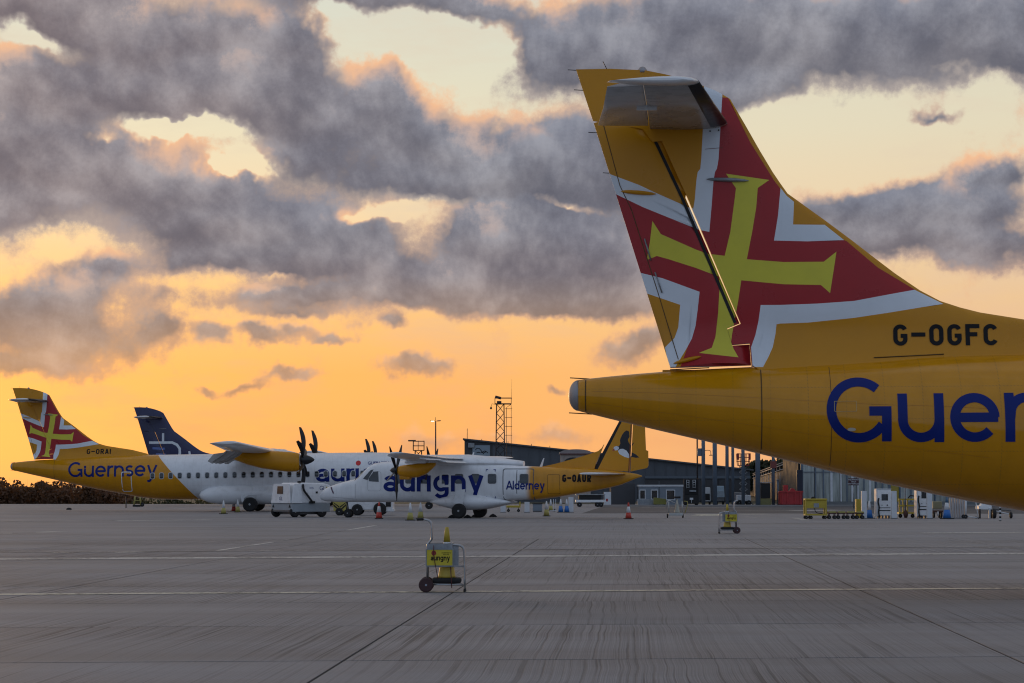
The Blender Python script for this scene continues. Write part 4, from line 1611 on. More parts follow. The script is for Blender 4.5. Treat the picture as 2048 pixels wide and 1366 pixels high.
        # rows of rivets along the tail cone are too fine to model singly: thin lap seams instead
        for fr in (.30, .62):
            v, f = [], []
            for i in range(40):
                xa, xb = .35 + 5.6 * i / 40, .35 + 5.6 * (i + 1) / 40
                qd = []
                for xx in (xa, xb):
                    zt, zb_, hw = fus_sec(xx)
                    qd.append(zb_ + (zt - zb_) * fr)
                n = len(v)
                v += [(xa, qd[0]), (xb, qd[1]), (xb, qd[1] + .005), (xa, qd[0] + .005)]
                f.append([n, n + 1, n + 2, n + 3])
            conform('panel_seam', (v, f), lambda u, w_: fus_place(u, w_, .002), pm('faint lap seam', (.50, .20, .004), .5), root, 9)
        # shade along the rudder hinge put in as a dark strip, tab rods, rib joints on the fin
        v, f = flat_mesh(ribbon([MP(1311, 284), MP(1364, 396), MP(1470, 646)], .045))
        conform('hinge_shade', (v, f), lambda u, w_: side(u, w_, .004, rud_half), M_rubber, rd, .3)  # shade strip, M_rubber lends only its dark colour
        for a, b in (((1289, 478), (1302, 522)), ((1310, 545), (1324, 586))):
            p, q = MP(*a), MP(*b)
            MB().tube([(p[0], -rud_half(*p) - .02, p[1]), (q[0], -rud_half(*q) - .02, q[1])], .012, 6).build('tab_rod', M_galv, rd)
        for a, b in (((1410, 300), (1445, 297)),):
            v, f = flat_mesh(ribbon([MP(*a), MP(*b)], .007))
            conform('panel_seam', (v, f), lambda u, w_: side(u, w_, .003), pm('fin joint', (.16, .035, .02), .5), root, .2)
        for px, py in ((1417, 256), (1437, 255), (1437, 262), (1420, 264)):
            p = MP(px, py)
            MB().lathe([(.012, 0), (.012, .01)], (p[0], -fin_half(*p) - .008, p[1]), 'y', 8).build('fastener', M_black, root)
    else:
        # tail steady strut hanging below the rear fuselage
        MB().tube([(7.1, 0, .98), (7.1, 0, .28)], .035, 8).build('tail_strut', M_grime, root)
    return root


airliner('turboprop_airliner', 'nearest yellow airliner with the large red and white cross on its tail', (TAIL.x, D0, 0), 0.0, 'yellow', 'G-OGFC', near=True, rz=-YAW)
FY = 135.4
FT = P(22, 933.5, FY)
airliner('turboprop_airliner', 'distant yellow and white airliner with the cross tail at far left', (FT.x, FY, -0.17), -0.0113, 'yellow', 'G-ORAI')
BY = 169.0
airliner('turboprop_airliner', 'far airliner with the deep blue tail behind the yellow one', ((267 - 1024) / FPX * BY, BY, -0.17), -0.0113, 'blue', '')

# ================================================================== COMMUTER AEROPLANE (boxy, high wing)
DYAW = rad(17)
DX = Vector((math.cos(DYAW), -math.sin(DYAW), 0))        # from nose to tail
DS = Vector((math.sin(DYAW), math.cos(DYAW), 0))         # from the near side to the far side
w0 = G(918, 1037)
DO = w0 - DX * 7.85 + DS * 1.65                          # under the nose tip
c17 = math.cos(DYAW)


def DP(px, py, lat=0.0):
    """photo pixel -> model (x from nose, z) on the vertical plane at lateral offset lat"""
    r = P(px, py, 1.0)
    a = r.x
    o = DO + DS * lat
    # o.x + x*DX.x = a*(o.y + x*DX.y)
    x = (a * o.y - o.x) / (DX.x - a * DX.y)
    Y = o.y + x * DX.y
    return (x, P(px, py, Y).z)


dorn = thing('commuter_aeroplane', 'white and yellow high-wing propeller aeroplane with a seabird on its tail', 'aeroplane', DO)
dorn.rotation_euler = (0, 0, math.atan2(DX.y, DX.x))
# local axes: x from nose to tail, y to the far side

DT = [(0.0, 1.06), (.15, 1.26), (.5, 1.50), (1.1, 1.68), (1.7, 1.83), (2.1, 1.92), (2.62, 2.40), (3.0, 2.66), (3.5, 2.74), (4.2, 2.78), (8.0, 2.78), (9.2, 2.66), (10.6, 2.52), (13.0, 2.42), (14.4, 2.35), (15.6, 2.22), (16.3, 2.10), (16.45, 2.05)]
DB = [(0.0, 1.00), (.15, .86), (.5, .78), (1.2, .76), (7.0, .76), (8.8, .76), (10.0, .86), (11.3, .90), (13.0, 1.14), (14.4, 1.38), (15.4, 1.60), (16.2, 1.92), (16.45, 2.0)]
DW = [(0.0, .05), (.15, .24), (.5, .44), (1.1, .60), (2.1, .74), (3.2, .80), (9.0, .80), (11, .70), (13, .50), (14.8, .30), (16.2, .12), (16.45, .03)]


def dsec(x):
    return interp(DT, x), interp(DB, x), interp(DW, x)


def dplace(x, z, off=.005):
    zt, zb_, hw = dsec(x)
    h = (zt - zb_) / 2
    s = max(-1, min(1, (z - (zt + zb_) / 2) / h))
    y = hw * (max(0.0, 1 - abs(s) ** 3.6)) ** (1 / 3.6)
    return (x, -(y + off + .006), z)


def dornier_paint():
    m = bpy.data.materials.new('white fading into yellow fuselage paint')
    m.use_nodes = True
    t = NT(m.node_tree)
    b = t.n['Principled BSDF']
    tcn = t.new('ShaderNodeTexCoord')
    sp = t.new('ShaderNodeSeparateXYZ')
    t.l.new(tcn.outputs['Object'], sp.inputs[0])
    x0 = DP(1050, 960, -.8)[0]
    f = t.rng(sp.outputs[0], x0 - .10, x0 + .28, 0, 1, True)
    nz = t.noise(tcn.outputs['Object'], 1.3, 6.0, 0.6)
    st = t.noise(t.vmath('MULTIPLY', tcn.outputs['Object'], (2.5, 2.5, 0.35)), 1.6, 6.0, 0.65)
    c = t.mix(f, WHITE, YELLOW)
    sc = t.vmath('SCALE', c)
    t.put(sc.node.inputs['Scale'], t.math('MULTIPLY', t.rng(nz, 0.3, 0.7, 0.93, 1.05), t.rng(st, 0.45, 0.8, 1.0, 0.84)))
    t.put(b.inputs['Base Color'], sc)
    b.inputs['Roughness'].default_value = .38
    b.inputs['Coat Weight'].default_value = .2
    return m


M_dorn = dornier_paint()
N = 48
rings = []
for x in [0, .06, .15, .3, .5, .8, 1.1, 1.4, 1.7, 1.95, 2.1, 2.3, 2.5, 2.7, 3.0, 3.4, 4.2] + [5 + .8 * i for i in range(11)] + [13.6, 14.2, 14.8, 15.4, 15.9, 16.2, 16.45]:
    zt, zb_, hw = dsec(x)
    c, h = (zt + zb_) / 2, (zt - zb_) / 2
    e = 2 / 3.6 if x > .8 else 2 / 2.4
    rings.append([(x, hw * math.copysign(abs(math.sin(2 * math.pi * i / N)) ** e, math.sin(2 * math.pi * i / N)), c + h * math.copysign(abs(math.cos(2 * math.pi * i / N)) ** e, math.cos(2 * math.pi * i / N))) for i in range(N)])
MB().loft(rings).build('fuselage', M_dorn, dorn)
# main gear sponson bulge
for sgn in (-1, 1):
    MB().loft([[(x, sgn * (.55 + .72 * a * math.cos(t)), .78 + .42 * a * math.sin(t)) for t in (2 * math.pi * i / 20 for i in range(20))] for x, a in ((6.0, .05), (6.5, .45), (7.2, .85), (7.9, .95), (8.7, .80), (9.3, .5), (9.8, .25), (10.1, .05))]).build('gear_sponson', M_white, dorn)
# fin, rudder, dorsal fillet
FD = [DP(*p) for p in [(1187, 939), (1237, 846), (1243, 834), (1268, 834), (1264, 850), (1259, 943)]]
RD = [DP(*p) for p in [(1261.5, 943), (1266.5, 850), (1270.5, 834), (1288, 834), (1290, 855), (1292, 900), (1296.5, 902), (1297, 931), (1294, 936)]]


def dfin_half(x, z):
    k = max(0, min(1, (z - 2.2) / 2.6))
    xl = FD[0][0] + (FD[1][0] - FD[0][0]) * k
    xr = RD[-1][0]
    s = max(0, min(1, (x - xl) / (xr - xl)))
    return .012 + .10 * (1 - .4 * k) * 2 * (0.2969 * math.sqrt(s) - 0.126 * s - 0.3516 * s * s + 0.2843 * s**3 - 0.1015 * s**4) * 5


def zp(zx, zy):
    return DP(1000 + zx / 6.0235, 830 + zy / 6.0235)


def zl(*pts):
    return [zp(*p) for p in pts]


BIRD_BLACK = zl((1412, 372), (1440, 375), (1455, 345), (1450, 300), (1475, 240), (1500, 205), (1530, 185), (1560, 200), (1565, 260), (1545, 300), (1555, 330), (1572, 362), (1622, 328), (1602, 365), (1577, 398), (1592, 450), (1640, 475), (1682, 512), (1640, 516), (1580, 504), (1556, 474), (1530, 434), (1490, 412), (1452, 414), (1432, 440), (1420, 420))
BIRD_BODY = zl((1425, 432), (1452, 410), (1490, 408), (1530, 430), (1556, 470), (1575, 505), (1560, 520), (1500, 502), (1445, 470))
BIRD_HEAD = zl((1372, 402), (1385, 382), (1410, 374), (1436, 384), (1440, 405), (1425, 422), (1400, 428), (1380, 420))
BIRD_BEAK = zl((1358, 432), (1366, 408), (1382, 404), (1388, 424), (1376, 440))
mats = [M_yellow, M_rubber, pm('white bird paint', (.72, .76, .80), .4), pm('black bird paint', (.014, .015, .02), .4), pm('orange beak paint', (.45, .10, .03), .4)]
boot = [DP(1184, 943), DP(1236, 842), DP(1244, 832), DP(1250, 832), DP(1241.5, 849), DP(1194, 943)]
regs = [(boot, 1), (BIRD_BLACK, 3), (BIRD_BODY, 2), (BIRD_HEAD, 2), (BIRD_BEAK, 4)]
painted_blade('fin', FD, regs, dfin_half, mats, dorn, .2)
painted_blade('rudder', RD, regs[1:], dfin_half, mats, dorn, .2)
mb = MB()
dor = [DP(*p) for p in [(1082, 934), (1110, 928), (1150, 917), (1180, 908), (1197, 902), (1204, 896), (1208, 889), (1192, 928), (1188, 945)]]
painted_blade('dorsal_fillet', dor + [DP(1120, 945)], [], lambda x, z: .05 + .08 * max(0, 3.0 - z), [M_yellow], dorn, .2)
v, f = flat_mesh(ribbon([DP(1263, 849), DP(1258, 943)], .03))
conform('hinge_seam', (v, f), lambda u, w_: (u, -dfin_half(u, w_) - .012, w_), pm('rusty hinge seam', (.16, .04, .02), .6), dorn, .5)
# tailplane
zt_ = DP(1300, 948)[1]
for sgn in (-1, 1):
    mb = MB()
    hx = 13.95
    mb.loft([[(hx + off + s * c, sgn * y, zt_ + h * t) for s, h in AF] for (y, off, c, t) in ((.1, 0, 1.75, .19), (1.6, .12, 1.5, .16), (3.1, .26, 1.25, .12), (3.22, .45, .9, .05))])
    mb.build('tailplane', M_white, dorn)
# wings
WZ = 2.86
for sgn in (-1, 1):
    mb = MB()
    wl = [(0.0, 5.55, 2.2, WZ, .34), (3.0, 5.55, 2.2, WZ, .34), (6.3, 5.9, 1.75, WZ + .10, .26), (7.9, 6.55, 1.05, WZ + .16, .16), (8.45, 7.1, .40, WZ + .19, .05)]
    mb.loft([[(xl + s * c, sgn * y, z + h * t) for s, h in AF] for (y, xl, c, z, t) in wl])
    wg = mb.build('wing', M_white, dorn)
    MB().prism([(7.55, WZ - .05), (7.95, WZ - .16), (8.0, WZ - .20), (7.6, WZ - .13)], sgn * .9, sgn * 3.9).build('flap', M_white, wg)
    MB().prism([(7.45, WZ + .02), (7.75, WZ - .06), (7.78, WZ - .09), (7.45, WZ - .06)], sgn * 4.0, sgn * 6.2).build('aileron', M_white, wg)
    # nacelle
    ny = 2.62 * sgn
    ns = [(5.12, .17, .19, 2.28), (5.25, .26, .27, 2.26), (5.6, .32, .32, 2.26), (6.1, .32, .33, 2.29), (6.5, .25, .27, 2.38), (6.8, .15, .16, 2.50), (7.0, .05, .06, 2.60)]
    mb = MB()
    mb.loft([[(x, ny + a * math.copysign(abs(math.sin(t)) ** .8, math.sin(t)), z + b * math.copysign(abs(math.cos(t)) ** .8, math.cos(t))) for t in (2 * math.pi * i / 24 for i in range(24))] for (x, a, b, z) in ns])
    nc = mb.build('nacelle', M_yellow, dorn)
    MB().box(5.5, 6.6, ny - .30, ny + .30, 2.62, 2.80).build('nacelle_pylon', M_white, nc, bevel=.08)
    MB().box(5.22, 5.75, ny - .20, ny + .20, 1.86, 2.06).build('oil_cooler_scoop', M_yellow, nc, bevel=.05)
    pr = MB().lathe([(.02, -.36), (.10, -.28), (.18, -.12), (.20, .06)], (5.05, ny, 2.30), 'x', 18).build('propeller', M_prop, dorn)
    for k in range(5):
        bl = MB()
        rings = []
        for i in range(10):
            s = i / 9
            r = .16 + s * 1.30
            ch = (.10 + .08 * math.sin(min(1, s * 1.6) * math.pi * .5)) * (1 - .75 * max(0, s - .55) / .45)
            th = .035 * (1 - s) + .006
            pit = rad(78 - 10 * s)
            rings.append([(u * ch * math.sin(pit) - w_ * th * math.cos(pit), u * ch * math.cos(pit) + w_ * th * math.sin(pit), r) for (u, w_) in ((-.5, 0), (-.2, .5), (.25, .4), (.5, 0), (.25, -.4), (-.2, -.5))])
        bl.loft(rings)
        bl.xform(Matrix.Translation((5.0, ny, 2.30)) @ Matrix.Rotation(math.pi + 2 * math.pi * k / 5 + (0.06 if sgn < 0 else -.05), 4, 'X'))
        bl.build('propeller_blade', M_prop, pr)
# roof fairing between the wings
MB().loft([[(x, a * .78 * math.sin(t), 2.62 + (.12 + b * .34) * math.cos(t)) for t in (math.pi * i / 16 - math.pi / 2 for i in range(17))] + [(x, 0, 2.4)] for x, a, b in ((4.6, .3, .2), (5.0, .75, .75), (5.6, .98, 1), (7.8, .98, 1), (8.8, .9, .75), (9.8, .6, .35), (10.6, .25, .05))]).build('roof_fairing', M_white, dorn)
# landing gear
for sgn in (-1, 1):
    g_ = MB()
    g_.tube([(7.75, sgn * .95, .98), (7.85, sgn * 1.5, .36)], .075, 8)
    g_.tube([(7.85, sgn * 1.45, .36), (7.85, sgn * 1.75, .36)], .05, 8)
    leg = g_.build('gear_leg', M_grime, dorn)
    wheel(leg, (7.85, sgn * 1.65, .36), .36, .26)
    a, b = (7.45, .62), (7.95, 1.22)
    MB().prism([(7.42, .72), (7.62, 1.36), (8.05, 1.40), (7.92, .66)], sgn * 1.28, sgn * 1.32).build('gear_door', M_white, dorn)
ng = MB()
ng.tube([(1.45, 0, .85), (1.56, 0, .22)], .05, 8)
ng.tube([(1.56, -.16, .20), (1.56, .16, .20)], .03, 8)
leg = ng.build('nose_leg', M_grime, dorn)
for yy in (-.14, .14):
    wheel(leg, (1.56, yy, .21), .21, .13)
# glazing
for pts, off in (((DP(730, 957, -.5), DP(747, 939, -.5), DP(750, 940, -.5), DP(736, 959, -.5)), .02),):
    pass
wsn = [(2.06, -.58, 1.93), (2.06, .58, 1.93), (2.58, .52, 2.40), (2.58, -.52, 2.40)]
for (y0, y1, nm) in ((-.62, -.03, 'windscreen'), (.03, .62, 'windscreen')):
    mb = MB()
    n = 8
    for i in range(n):
        for j in range(6):
            q = []
            for (ii, jj) in ((i, j), (i + 1, j), (i + 1, j + 1), (i, j + 1)):
                x = 2.10 + .42 * jj / 6
                zt, zb_, hw = dsec(x)
                yv = y0 + (y1 - y0) * ii / n
                zz = (zt + zb_) / 2 + (zt - zb_) / 2 * (max(0, 1 - min(1, abs(yv) / hw) ** 3.6)) ** (1 / 3.6)
                q.append((x - .012, yv, zz + .012))
            mb.poly(q)
    mb.build(nm, M_glass, dorn)


def dwindow(pts, frame=True, mat=None, name='window'):
    v, f = flat_mesh([pts])
    o = conform(name, (v, f), lambda u, w_: dplace(u, w_, .006), mat or M_glass, dorn, .15)
    if frame:
        conform('window_frame', flat_mesh(ring_polys([(p[0], p[1]) for p in pts], -.045)), lambda u, w_: dplace(u, w_, .004), M_seamw, o, .15)
    return o


dwindow([DP(*p, -.66) for p in [(727.5, 957.5), (743, 940), (748.5, 939), (737, 960)]], frame=False, name='quarter_window')
dwindow([DP(*p, -.78) for p in [(740, 961), (739, 957), (747, 945), (755, 944.5), (756, 962)]], name='cockpit_window')
for px in (796, 819, 848, 890, 918, 951, 984, 1047):
    x, z = DP(px, 957.5, -.8)
    dwindow(rounded(x - .17, x + .17, z - .19, z + .19, .07))
x, z = DP(891, 957, -.8)
conform('window_surround', flat_mesh(ring_polys(rounded(x - .30, x + .28, z - .42, z + .30, .10), .11)), lambda u, w_: dplace(u, w_, .010), M_white, dorn, .15)
# doors
for (a, b) in (((1005, 937), (1066, 1001)),):
    p, q = DP(a[0], a[1], -.8), DP(b[0], b[1], -.8)
    conform('cargo_door', flat_mesh(ring_polys(rounded(p[0], q[0], q[1], p[1], .10), .035)), lambda u, w_: dplace(u, w_, .005), M_seamw, dorn, .2)
p, q = DP(1032.5, 940, -.8), DP(1032.5, 1000, -.8)
conform('door_seam', flat_mesh(ribbon([p, q], .03)), lambda u, w_: dplace(u, w_, .006), M_seamw, dorn, .3)
for a in ((972, 939), (990, 939), (972, 996.5), (990, 996.5)):
    p = DP(a[0], a[1], -.8)
    sx_, sz_ = (1 if a[0] < 980 else -1), (-1 if a[1] < 960 else 1)
    conform('exit_corner_mark', flat_mesh(ribbon([(p[0] + .09 * sx_, p[1]), p, (p[0], p[1] + .09 * sz_)], .03)), lambda u, w_: dplace(u, w_, .006), M_navy, dorn, .3)
p, q = DP(735, 943, -.8), DP(762, 982, -.8)
conform('crew_door', flat_mesh(ring_polys(rounded(p[0], q[0], q[1], p[1], .12), .012)), lambda u, w_: dplace(u, w_, .004), pm('pale seam', (.42, .44, .46), .6), dorn, .2)
p, q = DP(1094, 949, -.7), DP(1118, 988, -.7)
conform('baggage_door', flat_mesh(ring_polys(rounded(p[0], q[0], q[1], p[1], .05), .014)), lambda u, w_: dplace(u, w_, .004), M_seam, dorn, .2)
# lettering
p0, p1 = DP(767, 983, -.8), DP(967, 983, -.8)
qd, L = word_polys('aurigny', .78, .235)
v, f = flat_mesh(qd)
k = (p1[0] - p0[0]) / max(a[0] for a in v)
conform('lettering', (v, f), lambda u, w_: dplace(p0[0] + u * k, p0[1] + w_, .008), M_navy, dorn, .12)['label'] = 'bold navy airline name along the white cabin'
p0, p1 = DP(1012, 979, -.8), DP(1088, 979, -.75)
qd, L = word_polys('Alderney', .30, .22)
v, f = flat_mesh(qd)
k = (p1[0] - p0[0]) / max(a[0] for a in v)
conform('lettering', (v, f), lambda u, w_: dplace(p0[0] + u * k, p0[1] + w_, .010), M_navy, dorn, .12)['label'] = 'navy lettering reading Alderney'
p0, p1 = DP(1124, 964, -.6), DP(1181, 964, -.5)
qd, L = word_polys('G-OAUR', .36, .25, reg_glyph)
v, f = flat_mesh(qd)
k = (p1[0] - p0[0]) / max(a[0] for a in v)
conform('registration_lettering', (v, f), lambda u, w_: dplace(p0[0] + u * k, p0[1] + w_, .012), M_black, dorn, .10)
# blade aerials
for px, py in ((1080, 932), (940, 920)):
    x, z = DP(px, py)
    MB().prism([(x - .05, z - .1), (x + .10, z - .1), (x + .22, z + .38), (x + .17, z + .38)], -.012, .012).build('blade_aerial', M_white, dorn)
# nose stripe and panel lines
p, q = DP(665, 974, -.3), DP(669, 987, -.45)
conform('nose_strap', flat_mesh(ribbon([p, q], .07)), lambda u, w_: dplace(u, w_, .008), pm('faded red strap', (.10, .05, .09), .6), dorn, .2)
for (a, b) in (((713, 968), (713, 1000)), ((663, 994), (712, 998))):
    conform('panel_seam', flat_mesh(ribbon([DP(*a, -.6), DP(*b, -.6)], .014)), lambda u, w_: dplace(u, w_, .005), pm('pale seam', (.42, .44, .46), .6), dorn, .2)
# wheel chocks: lifted away separately
for i, (px, py) in enumerate([(904, 1036), (935, 1036), (950, 1035), (986, 1034)]):
    g_ = G(px, py)
    mb = MB()
    mb.prism([(-.22, 0), (.22, 0), (.12, .11), (0, .17), (-.12, .11)], -.10, .10)
    o = mb.build('wheel_chock', M_rubber, None, bevel=.01, loc=g_)
    tag(o, ['black wheel chock left of the near main wheel', 'black wheel chock right of the near main wheel', 'black wheel chock left of the far main wheel', 'black wheel chock right of the far main wheel'][i], 'chock', 'chocks under the white and yellow aeroplane')

# ================================================================== BUILDINGS AND MASTS
M_clad = pm('dark blue-grey cladding', (0.088, 0.100, 0.118), 0.55, var=0.15, vscale=0.5)
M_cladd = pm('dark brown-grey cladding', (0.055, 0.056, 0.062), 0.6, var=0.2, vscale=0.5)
M_fascia = pm('blue-grey fascia', (0.11, 0.135, 0.165), 0.5, var=0.15, vscale=0.4)
M_cabin = pm('pale grey cabin panel', (0.20, 0.235, 0.275), 0.6, var=0.12, vscale=0.8)
M_column = pm('grey painted steel column', (0.115, 0.150, 0.195), 0.45, var=0.15, vscale=1.0, dirt=(.08, .09, .10))
M_trim = pm('white trim', (0.62, 0.64, 0.66), 0.5, var=0.1)
M_mast = pm('dark mast steel', (0.045, 0.040, 0.042), 0.5, metal=0.5, var=0.25)
M_signb = pm('pale blue sign board', (0.26, 0.32, 0.38), 0.45, var=0.08)
M_interior = pm('dim interior', (0.030, 0.036, 0.038), 0.7, var=0.4, vscale=0.8)


def glazing(name, rgb, rough=0.10):
    m = bpy.data.materials.new(name)
    m.use_nodes = True
    t = NT(m.node_tree)
    b = t.n['Principled BSDF']
    geo = t.new('ShaderNodeNewGeometry')
    oi = t.new('ShaderNodeObjectInfo')
    nz = t.noise(t.vmath('MULTIPLY', geo.outputs['Position'], (3.0, 3.0, 0.25)), 1.2, 4.0, 0.6)
    c = t.mix(t.rng(nz, 0.35, 0.7), tuple(x * .55 for x in rgb), tuple(x * 1.4 for x in rgb))
    c = t.mix(t.math('MULTIPLY', oi.outputs['Random'], .6), c, tuple(x * .30 for x in rgb))
    t.put(b.inputs['Base Color'], c)
    b.inputs['Roughness'].default_value = rough
    b.inputs['Specular IOR Level'].default_value = 0.7
    MATS[name] = m
    return m


M_pane = glazing('greenish terminal glass', (0.36, 0.39, 0.36))


# hangar with a sloping roof -------------------------------------------
HY = 210.0
hg = thing('hangar', 'long dark blue-grey hangar with sloping roof and a pale sign', 'building', (0, 0, 0))
hl, hr = P(929, 879, HY), P(1500, 941, HY)
mb = MB()
prof = [(hl.x, -.05), (hr.x, -.05), (hr.x, hr.z), (hl.x, hl.z)]
mb.prism(prof, HY, HY + 24)
mb.build('wall', M_clad, hg)
x1 = P(985, 900, HY).x
def roofz(x):
    return hl.z + (hr.z - hl.z) * (x - hl.x) / (hr.x - hl.x)
mb = MB()
mb.prism([(hl.x + .02, .1), (x1, .1), (x1, roofz(x1) - .12), (hl.x + .02, hl.z - .12)], HY - .06, HY - .004)
mb.build('end_panel', M_cladd, hg)
mb = MB()
mb.prism([(hl.x - .15, hl.z - .02), (hr.x + .3, hr.z - .02), (hr.x + .3, hr.z + .12), (hl.x - .15, hl.z + .12)], HY - .35, HY + 24.4)
mb.build('roof', pm('roof edge', (0.085, 0.09, 0.10), .6), hg)
# cladding ribs, each a separate strip
xx = x1 + .5
rib = MB().box(-.03, .03, -.05, 0, 0, 1).mesh('cladding_rib', M_clad)
while xx < hr.x - .5:
    o = link('cladding_rib', rib, hg, loc=(xx, HY - .003, 0.1))
    o.scale = (1, 1, roofz(xx) - .3)
    xx += 1.0
# eaves band and darker recess below it at the right
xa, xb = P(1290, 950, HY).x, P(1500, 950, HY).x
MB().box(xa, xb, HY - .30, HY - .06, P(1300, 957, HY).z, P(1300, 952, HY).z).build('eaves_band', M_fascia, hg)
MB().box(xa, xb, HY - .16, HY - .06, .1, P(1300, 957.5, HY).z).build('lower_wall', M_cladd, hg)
for px in (1236, 1420, 1452):
    p = P(px, 985, HY)
    MB().box(p.x - .7, p.x + .7, HY - .26, HY - .17, 0.1, 2.1).build('roller_door', pm('roller door', (.05, .05, .055), .6), hg)
# sign with a bird line drawing and the name
sg0, sg1 = P(945, 890.5, HY), P(980, 918, HY)
sb = MB().box(sg0.x, sg1.x, HY - .16, HY - .07, sg1.z - .4, sg0.z).build('sign_board', M_signb, hg, bevel=.02)
W_ = sg1.x - sg0.x
cxs = (sg0.x + sg1.x) / 2
bird = [[(-.62, .30), (-.45, .48), (-.2, .46), (0, .22), (.12, .02), (.25, -.02)], [(-.05, .0), (.2, .12), (.38, .2), (.55, .1), (.72, .02)], [(-.50, -.02), (-.28, .06), (-.08, -.02)], [(.20, -.12), (.30, .02), (.5, .1)]]
for s in bird:
    v, f = flat_mesh(ribbon([(cxs + a * .9, sg0.z - .72 + b * .9) for a, b in s], .07))
    conform('sign_bird_stroke', (v, f), lambda u, w_: (u, HY - .168, w_), M_black, sb, 5)
lettering('Aiglle', .62, pm('sign lettering', (.03, .035, .04), .5), sb, (cxs + .1, HY - .17, sg0.z - 1.30), bold=.012)
# floodlight on the hangar corner
MB().box(hl.x + .35, hl.x + .95, HY - .3, HY - .08, hl.z - .8, hl.z - .35).build('floodlight', M_galv, hg, bevel=.04)
for px, h_ in ((934, 1.1), (963, .25), (1016, .3), (1063, .3), (1100, .3)):
    p = P(px, 900, HY)
    MB().tube([(p.x, HY + 1, roofz(p.x)), (p.x, HY + 1, roofz(p.x) + h_)], .03, 5).build('roof_rod', M_mast, hg)


# lattice mast with lamp platform -----------------------------------------
def lattice(name, label, px, ytop, Y, wtop, wbase, platform_h, braces, lamp=True):
    t = thing(name, label, 'mast', (P(px, 1000, Y).x, Y, -.02))
    H = P(px, ytop, Y).z
    hp = H - platform_h
    for a in (-1, 1):
        for b in (-1, 1):
            MB().tube([(a * wbase / 2, b * wbase / 2, 0), (a * wtop / 2, b * wtop / 2, hp)], .05, 6).build('leg', M_mast, t)
    for i in range(braces):
        s0, s1 = i / braces, (i + 1) / braces
        for b in (-1, 1):
            wa, wb_ = wbase + (wtop - wbase) * s0, wbase + (wtop - wbase) * s1
            mb = MB()
            mb.tube([(-wa / 2, b * wa / 2, hp * s0), (wb_ / 2, b * wb_ / 2, hp * s1)], .022, 4)
            mb.build('brace', M_mast, t)
            mb = MB()
            mb.tube([(wa / 2, b * wa / 2, hp * s0), (-wb_ / 2, b * wb_ / 2, hp * s1)], .022, 4)
            mb.build('brace', M_mast, t)
    return t, H, hp


TY_ = 185.0
sc_ = FPX / TY_
t, H, hp = lattice('lattice_mast', 'tall lattice floodlight mast in front of the dark hangar', 1000.5, 799, TY_, .62, .84, .36, 11)
W1, W2 = -.30, 1.0
pl = MB()
pl.box(-.45, .92, -.45, .45, hp - .03, hp + .05)
pl.build('platform', M_mast, t)
for (x, y) in ((-.45, -.45), (.92, -.45), (-.45, .45), (.92, .45)):
    MB().tube([(x, y, hp), (x, y, hp + .52)], .028, 5).build('rail_post', M_mast, t)
for y in (-.45, .45):
    MB().tube([(-.45, y, hp + .50), (.92, y, hp + .50)], .028, 5).build('handrail', M_mast, t)
MB().box(-.26, .26, -.35, .35, -.10, .10).xform(Matrix.Translation((-.18, -.2, hp + .54)) @ Matrix.Rotation(rad(15), 4, 'Y')).build('floodlight', M_mast, t, bevel=.04)
MB().box(-.28, .10, -.50, -.1, hp + .05, hp + .24).build('floodlight', M_mast, t, bevel=.04)
MB().tube([(-.45, 0, hp - .02), (-.70, 0, hp + .02), (-.78, 0, hp - .22)], .02, 5).build('lamp_arm', M_mast, t)
MB().lathe([(.02, .12), (.09, 0), (.085, -.09), (.02, -.13)], (-.78, 0, hp - .32), 'z', 10).build('lamp', M_mast, t)
# ladder with hoops on the right
for x in (.52, .92):
    MB().tube([(x, 0, 0), (x, 0, hp - .3), (.90, 0, hp - .02)], .022, 5).build('ladder_rail', M_mast, t)
for i in range(11):
    z = .6 + i * (hp - 1) / 10
    MB().tube([(.40, 0, z), (1.0, 0, z)], .02, 5).build('ladder_hoop', M_mast, t)
MB().tube([(.95, 0, hp + .4), (.97, 0, hp + 2.1)], [.015, .006], 5).build('whip_aerial', M_mast, t)

t, H, hp = lattice('lattice_mast', 'short lattice mast with railed platform behind the propeller aeroplane', 836.5, 880, 215.0, .62, .75, 1.0, 8)
for z in (.0, .45, .90):
    for y in (-.48, .48):
        MB().tube([(-.5, y, hp + z), (.55, y, hp + z)], .035, 5).build('handrail', M_mast, t)
for (x, y) in ((-.5, -.48), (.0, -.48), (.55, -.48), (-.5, .48), (.55, .48)):
    MB().tube([(x, y, hp), (x, y, hp + .95)], .03, 5).build('rail_post', M_mast, t)
MB().box(-1.0, -.25, -.3, .2, hp + .88, hp + 1.02).build('floodlight', M_mast, t, bevel=.04)

# street-type lamp post with two heads, one lit
Y = 190.0
b0 = P(871, 1000, Y)
lp = thing('lamp_post', 'slender lamp post with two flat heads, one lit', 'lamp post', (b0.x, Y, -.02))
H = P(871, 842, Y).z
MB().tube([(0, 0, 0), (0, 0, H)], [.09, .05], 8).build('pole', M_mast, lp)
MB().tube([(0, 0, H - .02), (-.03, 0, H + .35)], .02, 5).build('spike', M_mast, lp)
for sgn in (-1, 1):
    hd = MB().loft([[(sgn * (.05 + .42 * s), .14 * w_ * math.sin(t_), H + .02 + .03 * s + .045 * w_ * math.cos(t_)) for t_ in (2 * math.pi * i / 10 for i in range(10))] for s, w_ in ((0, .4), (.25, .9), (.6, 1), (.9, .7), (1, .2))]).build('lamp_head', M_mast, lp)
    if sgn < 0:
        MB().box(-.40, -.12, -.145, -.03, H - .05, H + .04).build('lamp_glow', pm('lit lamp', (1, .85, .5), .4, emit=((1, .82, .45), 2.2)), hd, bevel=.02)

